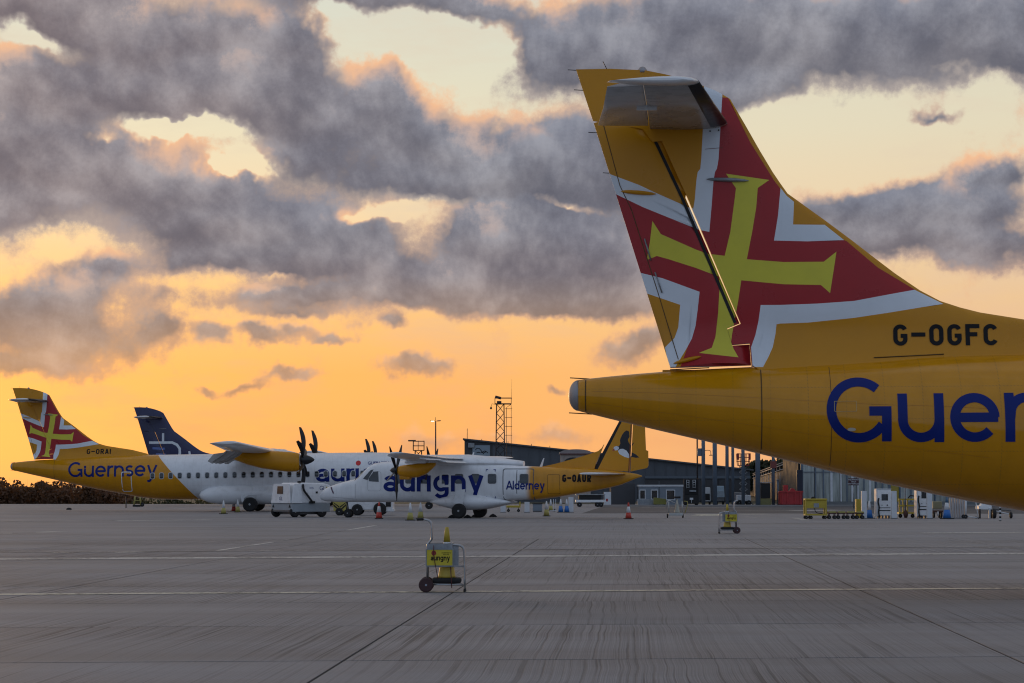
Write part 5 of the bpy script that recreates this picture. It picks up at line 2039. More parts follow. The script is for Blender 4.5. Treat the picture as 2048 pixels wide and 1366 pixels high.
# curved-roof cabin between hangar and tail
Y = 200.0
a, b = P(1119, 921, Y), P(1184, 921, Y)
cb = thing('arched_cabin', 'small cabin with a low arched pale roof left of the seabird tail', 'building', ((a.x + b.x) / 2, Y, -.02))
w2 = (b.x - a.x) / 2
zt, ze = P(1150, 898, Y).z, P(1150, 907, Y).z
MB().box(-w2 + .12, w2 - .12, -.02, 3, 0, ze).build('wall', pm('cream cabin wall', (.42, .35, .31), .6), cb)
arch = [(-w2, ze - .05)] + [(w2 * math.cos(rad(180 - i * 15)), ze + (zt - ze) * math.sin(rad(i * 15)) ** .8) for i in range(13)] + [(w2, ze - .05)]
MB().prism(arch, -.15, 3.2).build('roof', pm('translucent grey roof', (.30, .25, .24), .35), cb)
MB().box(-w2, w2, -.22, -.16, ze - .08, ze + .02).build('roof_rail', pm('dark red rail', (.12, .04, .04), .5), cb)
MB().prism([(-1.05, ze - .25)] + [(-.25 - .8 + .8 * (1 + math.cos(rad(180 - i * 22.5))) , ze - .75 + .42 * math.sin(rad(i * 22.5))) for i in range(9)] + [(.55, 1.0), (-1.05, 1.0)], -.06, -.025).build('arched_opening', M_interior, cb)

# grey portable cabin -------------------------------------------------------
Y = 174.0
a, b = P(1279, 971, Y), P(1366, 971, Y)
pc = thing('portable_cabin', 'low pale grey portable cabin with white-framed windows', 'building', (a.x, Y, 0.02))
L = b.x - a.x
ht = P(1300, 970, Y).z
MB().box(0, L, 0, 3, 0, ht - .14).build('wall', M_cabin, pc)
MB().box(-.05, L + .05, -.06, 3.1, ht - .14, ht).build('roof_edge', M_trim, pc)
for x0, x1, z0, z1 in ((.05, .42, .5, 1.15), (.95, 1.40, .5, 1.15), (2.15, 2.75, .45, 1.15)):
    wn = MB().box(x0, x1, -.03, -.004, z0, z1).build('window', M_glass, pc)
    for (p0, p1, q0, q1) in ((x0 - .06, x1 + .06, z1, z1 + .07), (x0 - .06, x1 + .06, z0 - .07, z0), (x0 - .06, x0, z0, z1), (x1, x1 + .06, z0, z1)):
        MB().box(p0, p1, -.05, -.006, q0, q1).build('window_frame', M_trim, wn)
for x in (1.55,):
    MB().box(x - .03, x + .03, -.03, -.004, 0, ht + .3).build('downpipe', M_clad, pc)
# dark wall between cabin and white door leaf
a, b = P(1222, 968, 176), P(1270, 968, 176)
dw = MB().box(a.x, b.x, 176, 179, 0, P(1240, 966, 176).z).build('store_shed', M_cladd, None, bevel=.03)
tag(dw, 'dark windowless store shed left of the portable cabin', 'shed')
a = P(1215, 1000, 172)
dl = MB().box(a.x - .28, a.x + .28, 172, 172.12, 0, P(1215, 984, 172).z).build('door_leaf', M_trim, None, bevel=.02)
tag(dl, 'tall white panel standing at the corner of the dark shed', 'panel')
# steps and yellow-green hopper in front of the cabin
a = P(1275, 1000, 170.5)
stp = thing('steps', 'low grey steps below the portable cabin windows', 'steps', (a.x, 170.5, 0))
for i in range(4):
    MB().box(0, 1.4, i * .22, .88, i * .13, (i + 1) * .13 - .02).build('step', M_galv, stp)
a = P(1308, 1000, 170.0)
hp_ = thing('hopper', 'yellow-green sloping hopper beside the grey steps', 'hopper', (a.x, 170, 0))
MB().prism([(0, .1), (.95, .1), (.95, .52), (.2, .62), (0, .62)], 0, .8).build('body', pm('yellow-green paint', (.20, .19, .035), .5, var=.2), hp_, bevel=.02)
for x in (.1, .8):
    MB().box(x, x + .08, .1, .7, 0, .1).build('skid', M_grime, hp_)

# columns -------------------------------------------------------------------
names = ['thin dark pole left of the lamp bracket column', 'grey column carrying the lamp bracket and square box', 'broad grey column right of the lamp bracket', 'narrow grey column beside the hangar end',
         'dark grey column next to the narrow one', 'grey column in front of the boom lift', 'widest grey column left of the dark trees', 'grey column carrying the small red sign', 'thin grey post left of the red skip']
for i, (px, wpx, Y, top) in enumerate([(1395, 3, 176, 7.6), (1407, 7.5, 172, 7.6), (1430, 9, 171, 7.6), (1454.5, 7, 173, 7.6), (1466, 6, 173, 7.6), (1486.5, 7, 172, 7.6), (1516, 10, 170, 7.6), (1547, 6, 171, 7.0), (1556, 3.5, 172, 1.9)]):
    w_ = wpx / FPX * Y
    p = P(px, 1000, Y)
    t = thing('steel_column', names[i], 'column', (p.x, Y, .02), 0, 'row of grey columns before the terminal')
    MB().lathe([(w_ / 2, .02), (w_ / 2, top)], (0, 0, 0), 'z', 14).build('shaft', M_mast if i == 0 else M_column, t)
    MB().box(-w_ * .75, w_ * .75, -w_ * .75, w_ * .75, 0, .04).build('base_plate', M_galv, t)
    MB().lathe([(w_ * .7, top), (w_ * .7, top + .08), (w_ * .2, top + .12)], (0, 0, 0), 'z', 14).build('cap', M_column, t)
    if i == 1:
        z = P(1407, 905, Y).z
        MB().box(-w_ / 2 - .32, -w_ / 2 + .02, -.12, .12, z - .30, z + .30).build('control_box', M_column, t, bevel=.02)
        z = P(1407, 903, Y).z
        arm = MB().tube([(.12, 0, z)] + [(.12 + .25 * (1 - math.cos(rad(k * 15))), 0, z + .10 * math.sin(rad(k * 15)) - .004 * k) for k in range(1, 11)] + [(.60, 0, z - .25)], .025, 6).build('lamp_arm', M_mast, t)
        MB().lathe([(.03, 0), (.15, -.05), (.15, -.08)], (.60, 0, z - .26), 'z', 12).build('lamp_shade', M_mast, arm)
    if i == 7:
        z = P(1547, 930, Y).z
        MB().box(-.24, .24, -w_ / 2 - .06, -w_ / 2 - .02, z - .27, z + .27).build('sign_plate', pm('faded red sign', (.20, .045, .035), .5), t, bevel=.01)

# glazed walkway receding to the left --------------------------------------
wk = thing('covered_walkway', 'long glazed walkway with a pale eaves rail behind the columns', 'walkway', (0, 0, .02))
pa, pb = Vector((P(1610, 1000, 174).x, 174.0, 0)), Vector((P(1492, 1000, 330).x, 330.0, 0))
zz = P(1600, 916, 174).z
zz2 = P(1495, 956, 330).z
d = (pb - pa)
nb = 22
for i in range(nb):
    q0, q1 = pa + d * (i / nb), pa + d * ((i + 1) / nb)
    h0, h1 = zz + (zz2 - zz) * i / nb, zz + (zz2 - zz) * (i + 1) / nb
    mb = MB()
    e = (q1 - q0).normalized() * .06
    q0e, q1e = q0 + e, q1 - e
    mb.poly([(q0e.x, q0e.y, .05), (q1e.x, q1e.y, .05), (q1e.x, q1e.y, h1 - .5), (q0e.x, q0e.y, h0 - .5)])
    mb.poly([(q0e.x + .03, q0e.y + .03, .05), (q1e.x + .03, q1e.y + .03, .05), (q1e.x + .03, q1e.y + .03, h1 - .5), (q0e.x + .03, q0e.y + .03, h0 - .5)])
    mb.build('pane', pm('weathered walkway sheet', (.055, .056, .055), .75, var=.35, vscale=.8), wk)
    MB().tube([(q0.x, q0.y, 0), (q0.x, q0.y, h0)], .06, 6).build('mullion', M_galv, wk)
for off, r in ((0, .07), (-.42, .06), (.22, .05)):
    MB().tube([(pa.x - .1, pa.y - .1, zz + off), (pb.x, pb.y, zz2 + off)], r, 6).build('eaves_rail', pm('pale rail', (.36, .33, .31), .5), wk)
MB().prism([(0, 0)], 0, 0) if False else None
mb = MB()
mb.poly([(pa.x, pa.y, zz - .02), (pb.x, pb.y, zz2 - .02), (pb.x + 3.5, pb.y, zz2 + .3), (pa.x + 5, pa.y + 1, zz + .3)])
mb.poly([(pa.x, pa.y, zz - .12), (pb.x, pb.y, zz2 - .12), (pb.x + 3.5, pb.y, zz2 + .2), (pa.x + 5, pa.y + 1, zz + .2)])
mb.build('roof', pm('walkway roof', (.16, .16, .16), .6), wk)

# glazed terminal ---------------------------------------------------------
Y = 173.0
tm = thing('terminal_building', 'glazed terminal frontage with pale mullions under the yellow belly', 'building', (0, 0, .02))
xa, xb = P(1604, 1000, Y).x, P(2140, 1000, Y).x
TH = 5.6
MB().box(xa, xb, Y + 2.2, Y + 12, 0, TH).build('interior_wall', M_interior, tm)
MB().box(xa - .2, xb, Y - .3, Y + 12.2, TH, TH + .35).build('roof', M_fascia, tm)
MB().box(xa, xb, Y - .06, Y + .10, 0, .28).build('plinth', pm('plinth', (.16, .17, .17), .7), tm)
muls = [1604, 1631, 1647, 1663, 1682, 1694, 1705, 1716, 1728, 1740, 1752, 1765, 1779, 1800] + list(range(1822, 2140, 24))
for i, px in enumerate(muls):
    x = P(px, 1000, Y).x
    wv = .05 if i % 3 else .09
    MB().box(x - wv, x + wv, Y - .09, Y + .08, .285, TH - .01).build('mullion', M_trim if px in (1663, 1682, 1705, 1716, 1740) else M_column, tm)
    if i + 1 < len(muls):
        x2 = P(muls[i + 1], 1000, Y).x
        if px == 1779:
            MB().box(x + wv, x2 - wv, Y - .03, Y + .03, .285, TH - .01).build('panel', pm('mustard panel', (.34, .25, .03), .5), tm)
        else:
            MB().box(x + wv, x2 - wv, Y - .015, Y + .015, .285, TH - .01).build('pane', M_pane, tm)
for z in (2.6, 4.1):
    MB().box(xa, xb, Y - .10, Y + .085, z - .03, z + .03).build('transom', M_column, tm)
# blinds standing behind the glass
# sign board on a post
p = P(1707, 963.5, 150)
sp_ = thing('notice_sign', 'dark red notice board with white lettering in front of the glass', 'sign', (p.x, 150, .0))
MB().tube([(0, .05, 0), (0, .05, p.z + .2)], .03, 6).build('post', M_galv, sp_)
MB().box(-.36, .36, -.02, .02, p.z - .24, p.z + .24).build('board', pm('dark red board', (.055, .012, .016), .5), sp_, bevel=.01)
for tx, dz in (('EQUIPMENT', .14), ('ONLY', 0), ('NO VEHICLES', -.14)):
    lettering(tx, .13, M_trim, sp_, (0, -.026, p.z + dz), bold=.002)
# dark blue pillar at the terminal corner and wall lamp
p = P(1599, 985, 172)
pil = MB().box(p.x - .22, p.x + .22, 171.7, 172.3, 0, P(1599, 940, 172).z).build('corner_pillar', pm('dark blue pillar', (.012, .018, .035), .5), None, bevel=.02)
tag(pil, 'dark blue pillar between walkway and glazed terminal', 'pillar')

# red skip --------------------------------------------------------------
p = P(1578, 1010, 171)
sk = thing('skip', 'bright red steel skip near the foot of the columns', 'skip', (p.x, 169.5, .01))
M_skip = pm('scuffed red paint', (.40, .022, .024), .5, var=.2, vscale=2, dirt=(.16, .03, .03))
k_ = 169.5 / FPX
w_ = 43 * k_ / 2
MB().prism([(-w_, .08), (w_, .08), (w_ + .04, 1.10), (-w_ - .04, 1.10)], 0, 1.6).build('body', M_skip, sk, bevel=.03)
for x in (-w_ + .12, -w_ * .34, w_ * .34, w_ - .12):
    MB().box(x - .05, x + .05, -.07, -.003, .1, 1.02).build('rib', M_skip, sk)
MB().box(-w_ - .08, w_ + .08, -.09, -.002, 1.02, 1.14).build('rim_rail', M_skip, sk)
MB().box(-w_ + .25, -w_ + .62, .3, .7, 1.10, 1.58).build('hopper_box', M_skip, sk, bevel=.02)
MB().prism([(-w_ + .7, 1.1), (w_ - .4, 1.1), (w_ - .55, 1.3), (-w_ + .9, 1.36)], .4, .9).build('lid', M_skip, sk, bevel=.02)
for x in (-w_ + .15, w_ - .15):
    MB().box(x - .08, x + .08, .1, 1.5, 0, .08).build('skid', M_grime, sk)

# green-and-black bin store between columns
p = P(1531, 1010, 171)
bn_ = thing('bin_cage', 'black mesh bin with yellowish base between two columns', 'bin', (p.x, 170.8, .01))
MB().box(-.36, .36, 0, .8, .55, 1.72).build('body', M_rubber, bn_, bevel=.03)
MB().box(-.42, .42, -.04, .84, .05, .54).build('base', pm('yellowish base', (.22, .21, .08), .6), bn_, bevel=.02)
MB().box(-.44, .44, -.05, .85, 1.73, 1.80).build('lid', M_galv, bn_, bevel=.02)

# boom lift --------------------------------------------------------------
Y = 174.0
p = P(1487, 1008, Y)
bl_ = thing('boom_lift', 'white access lift with a raised red basket behind the columns', 'lift', (p.x, Y, .01))
s_ = Y / FPX
M_redb = pm('red basket paint', (.30, .03, .03), .5)
def bz(py):
    return P(1487, py, Y).z
bas = MB()
bas.box(-.44, .44, -.4, .4, bz(931) - .04, bz(931) + .02)
bk = bas.build('basket_floor', M_redb, bl_)
for x in (-.5, -.2, .2, .5):
    for y in (-.4, .4):
        MB().tube([(x * .84, y, bz(931)), (x * 1.02, y, bz(908))], .028, 5).build('basket_post', M_redb, bk)
for py in (908, 915, 923):
    for y in (-.4, .4):
        MB().tube([(-.50, y, bz(py)), (.50, y, bz(py))], .026, 5).build('basket_rail', M_redb, bk)
for sgn in (-1, 1):
    MB().box(sgn * .46 - .09, sgn * .46 + .09, -.45, -.38, bz(920), bz(907)).build('control_panel', M_redb, bk)
n = 5
z0, z1 = .8, bz(933)
for i in range(n):
    a, b = z0 + (z1 - z0) * i / n, z0 + (z1 - z0) * (i + 1) / n
    for y in (-.25, .25):
        MB().tube([(-.30, y, a), (.30, y, b)], .024, 5).build('scissor_arm', M_galv, bl_)
        MB().tube([(.30, y, a), (-.30, y, b)], .024, 5).build('scissor_arm', M_galv, bl_)
MB().box(-.55, .55, -.45, .45, .32, .8).build('chassis', M_trim, bl_, bevel=.05)
for x in (-.38, .38):
    for y in (-.45, .45):
        wheel(bl_, (x, y, .2), .2, .16, n=16)
MB().prism([(-.9, 0), (-.3, .45), (-.2, .45), (-.75, 0)], -.05, .05).build('outrigger', M_grime, bl_)
MB().prism([(.9, 0), (.3, .45), (.2, .45), (.75, 0)], -.05, .05).build('outrigger', M_grime, bl_)

# black stair truck / loader -----------------------------------------------
Y = 168.5
p = P(1383, 1011, Y)
ld = thing('black_loader', 'tall black loading machine with two white ladder rails', 'loader', (p.x, Y, .01))
q_ = Y / FPX
MB().box(-.56, .56, 0, 1.2, .16, .85).build('chassis', M_rubber, ld, bevel=.03)
MB().box(-.52, .52, .2, 1.1, .85, 2.05).build('cage', M_rubber, ld, bevel=.03)
for x in (-.54, .54):
    MB().box(x - .03, x + .03, .02, .1, .85, 2.1).build('mast_rail', M_mast, ld)
for x in (-.26, .22):
    for xx in (x - .09, x + .09):
        MB().tube([(xx, .14, 1.35), (xx, .14, 1.98)], .018, 5).build('ladder_rail', M_trim, ld)
    for k in range(4):
        MB().tube([(x - .09, .14, 1.42 + k * .18), (x + .09, .14, 1.42 + k * .18)], .016, 5).build('ladder_rung', M_trim, ld)
MB().box(-.14, .36, .05, .16, 1.08, 1.20).build('step_plate', M_galv, ld)
MB().box(-.13, .13, -.06, -.002, .46, .62).build('number_plate', M_trim, ld)
MB().tube([(0, -.03, .2), (0, -.03, .46)], .02, 5).build('tow_pin', M_trim, ld)
for x in (-.42, .42):
    for y in (.2, 1.0):
        wheel(ld, (x, y, .18), .18, .16, axis='x', n=16)

# pale vans and trailers behind the columns
for i, (px, py0, py1, wpx, lab, col) in enumerate([
        (1441, 972, 995, 17, 'pale blue-white covered trailer between two columns', (.36, .46, .52)),
        (1415, 975, 1003, 14, 'white service cart behind the broad grey column', (.55, .57, .58)),
        (1477, 985, 1003, 16, 'grey baggage trailer below the boom lift', (.22, .22, .23))]):
    Y = 176.0 + i
    p = P(px, 1008, Y)
    t = thing('service_trailer', lab, 'trailer', (p.x, Y, .01))
    zt, zb_ = P(px, py0, Y).z, P(px, py1, Y).z
    w_ = wpx * Y / FPX / 2
    MB().box(-w_, w_, 0, 2.2, zb_, zt, taper=(.04, .04)).build('body', pm('trailer body %d' % i, col, .5, var=.12), t, bevel=.05)
    MB().box(-w_ * .9, w_ * .9, .1, 2.1, .3, zb_ - .01).build('chassis', M_grime, t)
    MB().box(-w_ * .7, w_ * .7, -.012, -.002, zb_ + .1, zb_ + (zt - zb_) * .55).build('rear_panel', M_rubber if i == 1 else pm('rear panel', (.30, .36, .40), .5), t)
    for x in (-w_ * .75, w_ * .75):
        wheel(t, (x, .5, .21), .21, .16, axis='x', n=16)

# ================================================================== RAMP EQUIPMENT
M_cw = pm('white cone sleeve', (.66, .67, .68), .5, var=.12, vscale=6, dirt=(.35, .33, .30))
M_cr = pm('red cone', (.56, .055, .035), .5, var=.12, vscale=6)
M_cy = pm('grubby yellow cone', (.42, .37, .10), .5, var=.15, vscale=6, dirt=(.25, .23, .16))
M_cb = pm('blue cone', (.030, .16, .48), .5, var=.12, vscale=6)
M_yel = pm('equipment yellow', (.46, .34, .030), .48, var=.15, vscale=3, dirt=(.24, .17, .03))
M_gse = pm('white equipment paint', (.80, .81, .82), .45, var=.08, vscale=2, dirt=(.42, .42, .41))
M_gseg = pm('grey equipment skirt', (.30, .34, .37), .5, var=.12, vscale=2)


def cone(px, py, h, scheme, label):
    g_ = G(px, py)
    t = thing('traffic_cone', label, 'cone', g_, random.uniform(-.3, .3), 'traffic cones on the apron')
    s = h / .75
    MB().box(-.19 * s, .19 * s, -.19 * s, .19 * s, 0, .035 * s).build('base', M_rubber, t, bevel=.008)
    R0, R1 = .145 * s, .028 * s
    zb_, zt = .035 * s, h
    bands = {'rw': [(0, .36, M_cr), (.36, .74, M_cw), (.74, 1, M_cr)], 'wy': [(0, .42, M_cy), (.42, 1, M_cw)], 'bw': [(0, .46, M_cb), (.46, 1, M_cw)], 'bwb': [(0, .40, M_cb), (.40, .74, M_cw), (.74, 1, pm('dull blue cone top', (.06, .13, .22), .5))],
             'rwy': [(0, .45, M_cy), (.45, .82, M_cw), (.82, 1, M_cr)]}[scheme]
    for (a, b, m) in bands:
        pr = [(R0 + (R1 - R0) * a, zb_ + (zt - zb_) * a), (R0 + (R1 - R0) * b, zb_ + (zt - zb_) * b)]
        MB().lathe(pr, (0, 0, 0), 'z', 18).build('cone_band', m, t)
    return t


cone(447, 1028, .75, 'wy', 'white and yellow cone standing furthest left on the apron')
cone(467.5, 1022.5, .75, 'rw', 'red and white cone half hidden behind another cone')
cone(475.5, 1024.5, .75, 'wy', 'white and yellow cone beside the airliner main wheels')
cone(758, 1037.6, .80, 'rw', 'red and white cone in front of the propeller aeroplane')
cone(820.5, 1041, .80, 'wy', 'white and yellow cone nearest the handle of the near trolley')
cone(841, 1038, .78, 'wy', 'white and yellow cone tucked under the propeller aeroplane')
cone(1093, 1032.6, .78, 'wy', 'white and yellow cone below the yellow rear fuselage')
cone(1101.5, 1022, .72, 'wy', 'pale cone behind the cone below the yellow rear fuselage')
cone(1121.5, 1025, .78, 'bw', 'left one of the two blue and white cones side by side')
cone(1133.5, 1025, .78, 'bw', 'right one of the two blue and white cones side by side')
cone(1257, 1038, .78, 'rw', 'red and white cone standing alone on open concrete')
cone(1739, 1037, .84, 'bw', 'blue and white cone beside the charging cabinet')
cone(1894, 1038, 1.02, 'bwb', 'tall blue and white cone under the near airliner belly')


def curve_pts(pts, n=6):
    """round the inner corners of a polyline"""
    out = [Vector(pts[0])]
    for i in range(1, len(pts) - 1):
        a, b, c = Vector(pts[i - 1]), Vector(pts[i]), Vector(pts[i + 1])
        r = min((a - b).length, (c - b).length) * .48
        p, q = b + (a - b).normalized() * r, b + (c - b).normalized() * r
        for k in range(n + 1):
            s = k / n
            out.append(p * (1 - s) ** 2 + b * 2 * s * (1 - s) + q * s * s)
    out.append(Vector(pts[-1]))
    return out


M_coney = pm('worn yellow cone', (.52, .38, .045), .45, var=.12, vscale=7, dirt=(.30, .22, .06))
M_board = pm('bright yellow sign board', (.60, .49, .03), .4, var=.06)


def cone_trolley(px, py, label, flip=1, rz=0.0, simple=False):
    """tubular trolley carrying a large yellow cone and a sign; handle at -x"""
    g_ = G(px, py)
    t = thing('cone_trolley', label, 'trolley', g_, rz, 'cone trolleys on the apron')
    f = flip
    T = .014
    for y in (-.20, .20):
        wheel(t, (-.285 * f, y, .11), .11, .05, n=28, rim=.70, mt=pm('dark red trolley tyre', (.045, .016, .018), .6), mr=pm('blue-grey trolley rim', (.26, .30, .36), .5))
    MB().tube([(-.285 * f, -.22, .11), (-.285 * f, .22, .11)], .012, 8).build('axle', M_galv, t)
    fr = MB()
    for y in (-.16, .16):
        fr.tube([(-.27 * f, y, .12), (.27 * f, y, .11)], T, 8)
    for x in (-.2, .05, .26):
        fr.tube([(x * f, -.16, .115), (x * f, .16, .115)], T * .9, 8)
    fr.build('base_frame', M_steel, t)
    for y in (-.16, .16):
        # wheel-side upright that sweeps up into a handle
        MB().tube(curve_pts([(-.27 * f, y, .11), (-.27 * f, y, .72), (-.205 * f, y, .78), (-.215 * f, y, 1.06), (-.335 * f, y, 1.09)], 6), T, 8).build('handle_tube', M_steel, t)
        MB().tube([(-.330 * f, y, 1.088), (-.43 * f, y, 1.085)], .020, 8).build('grip', M_rubber, t)
        # hoop at the other end
        MB().tube(curve_pts([(.10 * f, y, .71), (.275 * f, y, .69), (.29 * f, y, .35), (.29 * f, y, .015)], 8), T, 8).build('hoop', M_steel, t)
        MB().tube([(.10 * f, y, .38), (.10 * f, y, .735)], T, 8).build('upright', M_steel, t)
        MB().tube([(-.27 * f, y, .385), (.29 * f, y, .385)], T * .8, 8).build('crossbar', M_steel, t)
        MB().lathe([(.018, 0), (.02, .03), (.012, .06)], (.29 * f, y, 0), 'z', 8).build('foot', M_rubber, t)
    for z in (.385, .73):
        MB().tube([(-.27 * f, -.16, z), (-.27 * f, .16, z)], T * .8, 8).build('crossbar', M_steel, t)
        MB().tube([(.10 * f, -.16, z), (.10 * f, .16, z)], T * .8, 8).build('crossbar', M_steel, t)
    # tray with dark bits in it
    x0, x1 = sorted((-.27 * f, .10 * f))
    tr = MB()
    tr.box(x0, x1, -.175, -.165, .645, .72)
    tr.box(x0, x1, .165, .175, .645, .72)
    tr.box(x0, x0 + .01, -.164, .164, .645, .72)
    tr.box(x1 - .01, x1, -.164, .164, .645, .72)
    tr.build('tray', M_galv, t)
    MB().loft([[(x0 + .03 + (x1 - x0 - .08) * s, .13 * math.cos(a), .665 + .045 * w_ * math.sin(a)) for a in (2 * math.pi * k / 10 for k in range(10))] for s, w_ in ((0, .3), (.2, 1), (.45, .7), (.7, 1.1), (1, .4))]).build('strap_bundle', M_rubber, t)
    # sign board, front and back
    bd = MB().box(x0 - .005, x1 + .01, -.205, -.190, .40, .635).build('sign_board', M_board, t, bevel=.003)
    for (a, b, c, d2) in ((x0 - .02, x1 + .025, .635, .650), (x0 - .02, x1 + .025, .385, .400), (x0 - .02, x0 - .005, .40, .635), (x1 + .01, x1 + .025, .40, .635)):
        MB().box(a, b, -.212, -.182, c, d2).build('sign_frame', M_galv, bd)
    MB().box(x0, x1, .185, .20, .40, .635).build('rear_board', M_galv, t)
    xs0, xs1 = sorted((.115 * f, .20 * f))
    MB().box(xs0, xs1, -.150, -.140, .40, .70).build('side_board', M_galv, t, bevel=.004)
    cxb = (x0 + x1) / 2
    qd, L = word_polys('aurigny', .058, .26)
    v, f_ = flat_mesh(qd)
    mx = max(a[0] for a in v)
    kk = .285 / mx
    conform('lettering', (v, f_), lambda u, w_: (cxb - .13 + u * kk, -.2085, .475 + w_), M_black, bd, 1)
    MB().lathe([(.0365, 0), (.0365, .002)], (cxb - .085, -.2085, .585), 'y', 20).build('emblem_dot', pm('dark red emblem', (.30, .03, .02), .5), bd)
    for k, (tx, z) in enumerate((("GUERNSEY'S", .588), ('AIRLINE', .562))):
        lettering(tx, .026, M_black, bd, (cxb + .10, -.2085, z))
    # the cone: own thing, carried on the trolley
    c = thing('large_cone', 'large yellow cone carried on ' + label.split(' carrying')[0].replace('the ', 'the '), 'cone', g_ + Vector((0.02 * f, 0, 0)), rz, 'yellow cones carried on trolleys')
    MB().box(-.22, .22, -.15, .15, .130, .215).build('base', M_rubber, c, bevel=.03)
    MB().lathe([(.135, .216), (.128, .24), (.085, .52), (.058, .71)], (0, 0, 0), 'z', 24).build('cone_band', M_coney, c)
    MB().lathe([(.060, .71), (.052, .745)], (0, 0, 0), 'z', 24).build('collar', M_cw, c)
    MB().lathe([(.052, .745), (.032, .93), (.026, .94), (.026, .965), (.008, .97)], (0, 0, 0), 'z', 24).build('cone_band', M_coney, c)
    # bungee straps
    mst = pm('red-brown strap', (.10, .02, .02), .6)
    MB().tube(curve_pts([(x0 + .10, -.225, .70), (x0 + .095, -.225, .56), (x0 + .13, -.22, .38), (x0 + .16, -.17, .20)], 4), .006, 6).build('bungee', mst, t)
    MB().tube(curve_pts([(x1 - .02, -.17, .39), (x1 - .01, -.175, .22), (x1, -.17, .06)], 4), .008, 6).build('bungee', mst, t)
    return t


cone_trolley(891, 1183.5, 'the steel trolley nearest the viewer carrying a yellow sign and cone')
cone_trolley(1456, 1067, 'the steel trolley in the middle distance facing the other way, carrying a sign', -1)
# the small pale trolley further off is of another make
g_ = G(1351, 1036)
t = thing('cone_trolley', 'small pale trolley with two black wheels before the portable cabin', 'trolley', g_, 0, 'cone trolleys on the apron')
M_pt = pm('dull silver tube', (.46, .48, .47), .4, metal=.4)
for x in (-.39, .36):
    wheel(t, (x, 0, .10), .10, .07, axis='x', n=18)
MB().box(-.34, .36, -.18, .18, .12, .24).build('deck', M_pt, t, bevel=.01)
for x in (-.33, .33):
    for y in (-.16, .16):
        MB().tube([(x, y, .24), (x, y, .80)], .016, 7).build('upright', M_pt, t)
for y in (-.16, .16):
    MB().tube(curve_pts([(-.46, y, .50), (-.40, y, .80), (-.30, y, .86), (.10, y, .66)], 4), .018, 7).build('handle', M_pt, t)
MB().loft([[(.08 + r * math.cos(a), r * math.sin(a), z) for a in (2 * math.pi * k / 14 for k in range(14))] for r, z in ((.14, .25), (.13, .30), (.07, .62), (.03, .92))]).build('cone', pm('pale grubby cone', (.42, .42, .36), .5, dirt=(.3, .27, .08)), t)
MB().tube([(.45, 0, .22), (.60, 0, .68), (.58, 0, .80), (.42, 0, .82)], .02, 7).build('tow_handle', M_cy, t)
MB().box(-.05, .25, -.06, .06, .95, 1.05).build('lamp_box', M_rubber, t, bevel=.02)

# ---------------------------------------------------------------- white ground power unit on wheels
g_ = G(584, 1034.8)
AN = rad(-35)
gp = thing('ground_power_unit', 'white wheeled ground power unit with grey skirt left of the aeroplane nose', 'vehicle', g_, 0)
# local: x along the long side to the right/back, y along the front face to the left/back
ux = Vector((math.cos(rad(33)), math.sin(rad(33)), 0))
uy = Vector((-math.sin(rad(33)), math.cos(rad(33)), 0))
gp.rotation_euler = (0, 0, rad(38))
Wd, Ln = 1.95, 2.35
sk_ = MB()
sk_.box(.0, Ln - .1, .0, Wd, .26, .685)
sk_.build('skirt', M_gseg, gp, bevel=.03)
hood = [(-.02, .69), (Ln, .69), (Ln + .02, 1.40), (Ln - .10, 1.60), (Ln - .45, 1.69), (.62, 1.72), (.50, 1.64), (.16, 1.64)]
MB().prism(hood, .03, Wd - .03).build('hood', M_gse, gp, bevel=.06)
# raised cab-like end on the front corner
MB().prism([(-.02, .70), (.58, .70), (.50, 1.66), (.12, 1.66)], -.04, .022).build('side_panel', M_gse, gp, bevel=.01)
MB().prism([(.06, .70), (Wd - .06, .70), (Wd - .30, 1.66), (.16, 1.66)], -.06, -.022, axis='x').build('front_panel', M_gse, gp, bevel=.012)
MB().prism([(.75, 1.16), (1.28, 1.16), (1.24, 1.54), (.75, 1.54)], -.085, -.062, axis='x').build('window', M_glass, gp)
for y in (.12, Wd - .30):
    MB().prism([(y, .48), (y + .18, .48), (y + .09, .64)], -.02, -.004, axis='x').build('reflector', M_rubber, gp)
MB().box(-.03, -.004, .2, Wd - .2, .28, .36).build('bumper', M_grime, gp, bevel=.01)
for (x, y) in ((.22, .10), (.22, Wd - .12), (Ln - .55, .10), (Ln - .55, Wd - .12)):
    wheel(gp, (x, y, .27), .27, .20, n=22)
MB().box(.3, Ln - .3, .3, Wd - .3, .14, .255).build('chassis', M_grime, gp)
MB().tube(curve_pts([(.60, -.05, 1.64), (.62, -.07, 1.35), (.95, -.08, .98), (1.15, -.08, .74)], 6), .055, 8).build('power_hose', M_rubber, gp)
MB().box(1.0, 1.3, -.10, -.004, .68, .80).build('hose_plug', M_rubber, gp, bevel=.02)
MB().box(.45, .58, .1, .25, 1.70, 1.80).build('beacon', M_rubber, gp, bevel=.02)
MB().box(1.4, 1.52, -.012, .0, 1.18, 1.28).xform(Matrix.Translation((0, .03, 0))).build('latch', M_rubber, gp)
o = lettering('GL', .30, M_navy, gp, (1.80, .022, 1.44), rot=(math.pi / 2, 0, 0))
o = lettering('GL', .26, M_navy, gp, (-.066, .95, .92), rot=(math.pi / 2, 0, -math.pi / 2))
o = lettering('18 K', .14, M_navy, gp, (1.15, .022, 1.45))
MB().prism([(2.02, 1.52), (2.30, 1.40), (2.30, 1.26), (2.02, 1.28)], .010, .024).build('yellow_decal', M_yel, gp)

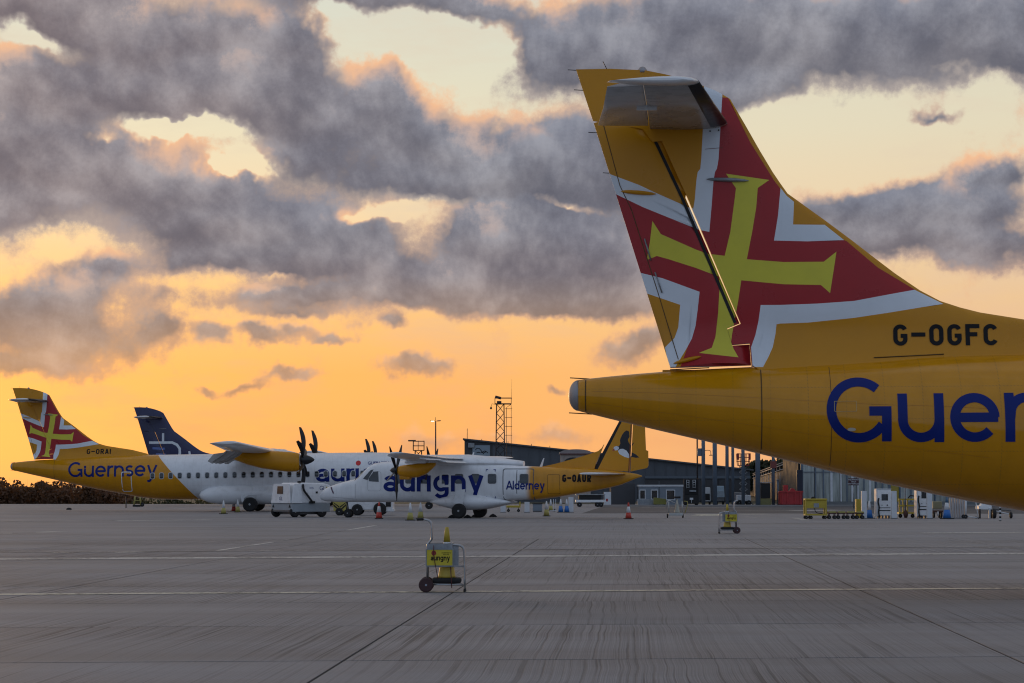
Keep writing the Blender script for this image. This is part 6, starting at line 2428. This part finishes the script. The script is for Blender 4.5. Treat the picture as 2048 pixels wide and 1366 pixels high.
# ---------------------------------------------------------------- striped tug below the nose
g_ = G(694, 1031.5)
tg = thing('aircraft_tug', 'white aircraft tug with yellow and black chevron end below the nose', 'vehicle', g_ + Vector((0, 1.2, 0)))
s_ = (g_.y + 1.2) / FPX
xl, xr = (662 - 694) * s_, (784 - 694) * s_
MB().box(xl + .75, xr - .05, 0, 1.5, .28, .80).build('body', M_gse, tg, bevel=.05)
MB().box(xl + .9, xr - 1.0, .1, 1.4, .80, 1.02).build('deck', M_gse, tg, bevel=.04)
cw, z0, z1 = .74, .22, .72
ch = MB().prism([(xl + .05, z0), (xl + cw - .05, z0), (xl + cw, z1), (xl, z1)], -.02, 1.4).build('chevron_end', pm('chevron yellow', (.50, .42, .10), .5, var=.15), tg, bevel=.02)
for k in range(3):
    o = .16 * k
    for sg in (-1, 1):
        xm = xl + cw / 2
        q = [(xm + sg * (.02), z0 + .02 + o), (xm + sg * (.02), z0 + .10 + o), (xm + sg * .33, min(z1 - .02, z0 + .38 + o)), (xm + sg * .33, min(z1 - .02, z0 + .28 + o))]
        if q[2][1] - q[3][1] > .01:
            MB().prism(q, -.030, -.0225).build('chevron_stripe', M_rubber, ch)
for px, r in ((675, .20), (711, .30), (756, .34)):
    wheel(tg, ((px - 694) * s_, -.02, r), r, .24, n=22)
    wheel(tg, ((px - 694) * s_, 1.3, r), r, .24, n=22)
MB().box(xr - .42, xr - .16, -.03, -.004, .46, .78).build('step_recess', M_rubber, tg)
MB().box(xr - .55, xr + .02, -.01, .9, .20, .34).build('rear_step', M_gse, tg, bevel=.02)

# ---------------------------------------------------------------- yellow generator cart and dollies
g_ = G(1633, 1038)
gc = thing('generator_cart', 'yellow boxy generator cart on castors by the row of dollies', 'cart', g_)
s_ = g_.y / FPX
w_ = 22 * s_
for x in (-w_ + .03, w_ - .06):
    for y in (.04, .66):
        MB().box(x - .035, x + .035, y - .035, y + .035, .16, .92).build('corner_post', M_yel, gc, bevel=.008)
MB().box(-w_ + .05, w_ - .05, .02, .70, .50, .88).build('housing', M_yel, gc, bevel=.02)
MB().box(-w_, w_, -.02, .74, .88, .96).build('top_frame', M_yel, gc, bevel=.015)
MB().box(-w_, w_, -.02, .74, .16, .24).build('bottom_frame', M_yel, gc, bevel=.015)
MB().box(-.12, .12, .008, .018, .54, .74).build('control_plate', M_galv, gc)
MB().tube(curve_pts([(-.08, .0, .50), (-.06, -.03, .34), (.06, -.03, .27), (.3, .0, .25)], 5), .02, 7).build('cable', M_rubber, gc)
MB().loft([[(-.1 + .12 * a_ * math.cos(t_), .3 + .1 * math.sin(t_), .96 + .09 * b_) for t_ in (2 * math.pi * k / 10 for k in range(10))] for a_, b_ in ((1, 0), (.9, .6), (.4, 1))]).build('exhaust_cap', M_rubber, gc)
for x in (-w_ + .06, -w_ + .28, w_ - .1):
    for y in (.06, .62):
        wheel(gc, (x, y, .075), .075, .05, n=14)
M_dolly = pm('rusty brown dolly steel', (.075, .028, .022), .65, var=.3, vscale=5)
for i in range(4):
    g_ = G(1665 + i * 18.5, 1038)
    d_ = thing('wheeled_dolly', 'low rusty dolly, %s to the right of the yellow generator cart' % SEQ[i], 'dolly', g_, 0, 'low dollies right of the generator cart')
    MB().box(-.19, .19, .02, .5, .24, .32).build('deck', M_dolly, d_, bevel=.01)
    MB().box(-.16, .16, -.02, .02, .30, .36).build('towbar', M_cy, d_)
    for x in (-.13, .13):
        for y in (.08, .42):
            MB().tube([(x, y, .24), (x, y, .1)], .02, 6).build('castor_fork', M_dolly, d_)
            wheel(d_, (x, y, .085), .085, .05, n=14)
g_ = G(1718, 1036)
o = MB().box(-.11, .12, .1, .5, .0, .92).build('filing_box', M_yel, None, bevel=.02, loc=g_)
tag(o, 'upright yellow locker standing behind the last dolly', 'locker')

# charging cabinets and white guard posts
for i, (px, pw, py0, lab) in enumerate([(1768.5, 28, 979, 'white charging cabinet with a dark screen between two white posts'), (1848, 26, 972, 'white charging cabinet partly hidden by the near airliner belly')]):
    g_ = G(px, 1037)
    s_ = g_.y / FPX
    w_ = pw * s_ / 2
    zt = P(px, py0, g_.y).z
    t = thing('charging_cabinet', lab, 'cabinet', g_, 0, 'white charging cabinets')
    MB().box(-w_, w_, 0, .6, .14, zt).build('body', M_gse, t, bevel=.02)
    MB().box(-w_ - .02, w_ + .02, -.02, .62, zt, zt + .04).build('top', M_trim, t, bevel=.01)
    MB().box(-w_ - .035, -w_ + .015, -.02, .62, .1, zt).build('side_trim', M_trim, t)
    MB().box(-w_ * .35, w_ * .55, -.012, -.002, zt * .62, zt * .84).build('screen', M_glass, t)
    MB().box(-w_ * .8, w_ * .9, -.010, -.002, zt * .36, zt * .38).build('panel_gap', M_rubber, t)
    MB().box(-w_ * .8, w_ * .9, -.012, -.002, zt * .26, zt * .29).build('panel_gap', M_rubber, t)
    MB().lathe([(.03, 0), (.03, .02)], (w_ * .45, -.02, zt * .46), 'y', 12).build('socket', M_rubber, t)
    MB().lathe([(.02, 0), (.02, .02)], (-w_ * .3, -.02, zt * .46), 'y', 12).build('socket', M_rubber, t)
    for x in (-w_ * .7, -w_ * .2, w_ * .3, w_ * .75):
        MB().box(x - .03, x + .03, .05, .5, 0, .14).build('foot', M_grime, t)
    MB().tube(curve_pts([(-w_ * .75, -.02, zt * .7), (-w_ * .9, -.06, zt * .55), (-w_ * .7, -.05, zt * .40), (-w_ * .85, -.05, zt * .2), (-w_ * .6, -.04, .05)], 5), .035, 8).build('cable', M_rubber, t)
for px, py0, lab in ((1729, 982, 'white square post right of the rusty dollies'), (1789, 982, 'white square post right of the screened cabinet'), (1860, 968, 'white square post right of the hidden cabinet'), (1142, 994, 'white square post right of the two blue cones'), (1054, 1004, 'short white post below the white cargo door'), (1006, 1006, 'short pale post behind the far main wheel')):
    base = 1037.5 if px > 1700 else 1025
    g_ = G(px, base)
    s_ = g_.y / FPX
    t = thing('guard_post', lab, 'post', g_, 0, 'white guard posts')
    zt = P(px, py0, g_.y).z
    MB().box(-5 * s_, 5 * s_, 0, 10 * s_, .03, zt).build('shaft', M_trim, t, bevel=.01)
    MB().box(-6 * s_, 6 * s_, -.02, 11 * s_, 0, .03).build('base_plate', M_grime, t)

# yellow frame trolley between the cabinets
g_ = G(1816, 1036)
t = thing('frame_trolley', 'yellow open-frame trolley between the two charging cabinets', 'trolley', g_)
for x in (-.38, -.22, .0, .36):
    MB().box(x - .03, x + .03, .1, .16, .22, .92).build('upright', M_yel, t)
for z in (.24, .60, .90):
    MB().box(-.42, .42, .08, .18, z - .04, z + .04).build('rail', M_yel, t)
MB().box(-.42, .42, .19, .8, .20, .28).build('deck', M_yel, t)
MB().lathe([(.07, -.15), (.12, .0), (.10, .14), (.04, .22)], (-.1, .05, .16), 'z', 12).build('hub', M_dolly, t)
for x in (-.3, .3):
    wheel(t, (x, .4, .1), .10, .06, n=14)
MB().tube([(-.12, .05, .2), (-.10, .05, 1.55)], .025, 6).build('tow_handle', M_grime, t)
MB().tube(curve_pts([(.05, .2, .95), (.15, .2, 1.1), (.4, .2, 1.05), (.5, .2, 1.1)], 4), .03, 7).build('hose', M_rubber, t)
g_ = G(1876, 1036)
t = thing('tow_dolly', 'dark wheeled dolly with a pale top left of the tall blue cone', 'dolly', g_)
MB().box(-.22, .22, .05, .7, .45, .80).build('box', pm('grey-yellow box', (.26, .24, .14), .6), t, bevel=.02)
MB().box(-.26, .26, .0, .75, .28, .36).build('deck', M_dolly, t)
for x in (-.18, .18):
    wheel(t, (x, .1, .15), .15, .09, n=16, axis='x')
    wheel(t, (x, .6, .15), .15, .09, n=16, axis='x')
MB().lathe([(.03, -.1), (.05, 0), (.03, .12)], (0, -.02, .2), 'z', 10).build('hitch', M_trim, t)
# white corrugated barrier panel
g_ = G(1917, 1037)
t = thing('corrugated_barrier', 'off-white corrugated barrier panel behind the tall blue cone', 'barrier', g_)
for k in range(7):
    MB().box(-.42 + k * .12, -.42 + k * .12 + .085, (k % 2) * .02, .12, .02, .98).build('corrugation', pm('off-white barrier', (.44, .42, .42), .6, var=.12), t, bevel=.01)
MB().box(-.44, .44, .05, .16, 0, .04).build('base', M_grime, t)
# white frame trolley and white wheeled stand at the right edge
g_ = G(1944, 1037.5)
t = thing('white_frame_trolley', 'white tube trolley with black wheels right of the corrugated barrier', 'trolley', g_)
for a, b in (((-.28, 0, .12), (-.26, 0, .9)), ((-.22, .5, .12), (-.20, .5, .9)), ((.30, 0, .05), (.18, 0, .85)), ((-.28, 0, .12), (.30, 0, .04)), ((-.25, .5, .12), (.30, .5, .04)), ((-.26, 0, .9), (.18, 0, .85)), ((-.20, .5, .9), (.18, .5, .85))):
    MB().tube([a, b], .022, 7).build('tube', M_trim, t)
for y in (0, .5):
    wheel(t, (-.30, y, .10), .10, .08, n=16)
    wheel(t, (.30, y, .05), .05, .04, n=12)
g_ = G(1985, 1037)
t = thing('wheeled_stand', 'white wheeled stand with one large black tyre at the right edge', 'stand', g_)
MB().box(-.62, .0, .1, .9, .42, .62).build('deck', M_gse, t, bevel=.03)
MB().prism([(-.5, .62), (-.1, .62), (.2, .95), (-.3, .95)], .2, .7).build('frame', M_gse, t, bevel=.02)
for x in (-.02,):
    wheel(t, (.08, 0, .23), .23, .16, axis='x', n=22)
    wheel(t, (.08, .8, .23), .23, .16, axis='x', n=22)
wheel(t, (.95, .3, .15), .15, .12, axis='x', n=18)
MB().tube([(.1, .3, .45), (.95, .3, .38), (.95, .3, .15)], .04, 7).build('beam', M_grime, t)
MB().tube([(.2, .1, .34), (.8, .1, .22)], .03, 7).build('tow_bar', M_trim, t)
MB().box(-.16, -.08, .05, .15, .0, .5).build('jack_leg', M_trim, t)
MB().box(-.62, -.55, .05, .15, .0, .45).build('jack_leg', M_rubber, t)
g_ = G(2000.5, 1042)
t = thing('striped_post', 'short black and white striped post at the right edge', 'post', g_)
for k in range(7):
    MB().lathe([(.045, .03 + k * .09), (.045, .03 + (k + 1) * .09)], (0, 0, 0), 'z', 12).build('stripe', M_rubber if k % 2 else M_trim, t)
MB().lathe([(.06, 0), (.05, .03)], (0, 0, 0), 'z', 12).build('foot', M_rubber, t)

# ---------------------------------------------------------------- things behind the propeller aeroplane
g_ = G(1027, 1024)
t = thing('flat_trolley', 'low yellow flat trolley behind the main gear of the propeller aeroplane', 'trolley', g_)
MB().box(-.42, .42, 0, 1, .26, .38).build('deck', M_yel, t, bevel=.01)
for x in (-.3, .3):
    MB().tube([(x, .1, .26), (x, .1, .1)], .02, 6).build('castor_fork', M_dolly, t)
    wheel(t, (x, .1, .09), .09, .05, n=14)
MB().box(.34, .42, .0, .06, .38, .62).build('end_rail', M_yel, t)
g_ = G(1075, 1024)
t = thing('grey_chest', 'pale grey equipment chest below the yellow fuselage', 'chest', g_)
MB().box(-.28, .28, 0, .5, .06, .46).build('body', M_cabin, t, bevel=.02)
MB().box(-.30, .30, -.02, .52, .46, .52).build('lid', M_rubber, t, bevel=.01)
MB().box(-.26, .26, .05, .45, 0, .06).build('skid', M_grime, t)
g_ = G(1109, 1023)
t = thing('hand_truck', 'white hand truck beside the two blue cones', 'trolley', g_)
MB().box(-.30, .12, -.1, .3, .03, .07).build('toe_plate', M_trim, t)
for x in (-.05, .08):
    MB().tube([(x, .2, .05), (x, .25, .75)], .018, 6).build('rail', M_trim, t)
MB().tube([(-.05, .25, .75), (.08, .25, .75)], .018, 6).build('handle', M_navy, t)
wheel(t, (.0, .32, .08), .08, .05, n=14)
g_ = G(1182, 1014)
t = thing('belt_loader', 'white flatbed loader with dark underframe behind the seabird tail', 'vehicle', g_)
s_ = g_.y / FPX
w_ = 30 * s_
MB().box(-w_, w_, 0, 1.6, .34, .52).build('bed', M_gse, t, bevel=.02)
MB().box(-w_ * .8, w_ * .7, .02, 1.55, .53, .86).build('load', M_rubber, t, bevel=.03)
MB().box(-w_, w_ * .95, -.02, 1.62, .87, .93).build('belt_rail', M_galv, t, bevel=.01)
for x in (-w_ * .95, w_ * .9):
    MB().box(x - .03, x + .03, .0, .08, .52, .87).build('stanchion', M_galv, t)
for x in (-w_ * .75, w_ * .45, w_ * .68):
    wheel(t, (x, .1, .17), .17, .14, n=16)
    wheel(t, (x, 1.4, .17), .17, .14, n=16)
MB().box(w_ + .01, w_ + .14, .0, .3, .40, .60).build('tail_lamp', M_skip, t)
# trestle far left, under the distant airliner
g_ = G(274, 1013.5)
t = thing('tail_trestle', 'small yellow trestle on black skids under the distant yellow tail', 'trestle', g_)
for x in (-.25, .25):
    for y in (0, .4):
        MB().tube([(x, y, .12), (x * .7, y, .85)], .03, 6).build('leg', M_cy, t)
for z in (.45, .8):
    MB().tube([(-.22, 0, z), (.22, 0, z)], .025, 6).build('crossbar', M_cy, t)
MB().box(-.32, .2, -.05, .45, .0, .14).build('skid', M_rubber, t, bevel=.03)
wheel(t, (.36, .1, .16), .16, .12, n=16)
g_ = G(138, 1019.5)
o = MB().lathe([(.18, 0), (.17, .08), (.08, .13), (.02, .14)], (0, 0, 0), 'z', 14).build('ground_light', M_rubber, None, loc=g_)
tag(o, 'small dark ground light on the bare apron at far left', 'light')
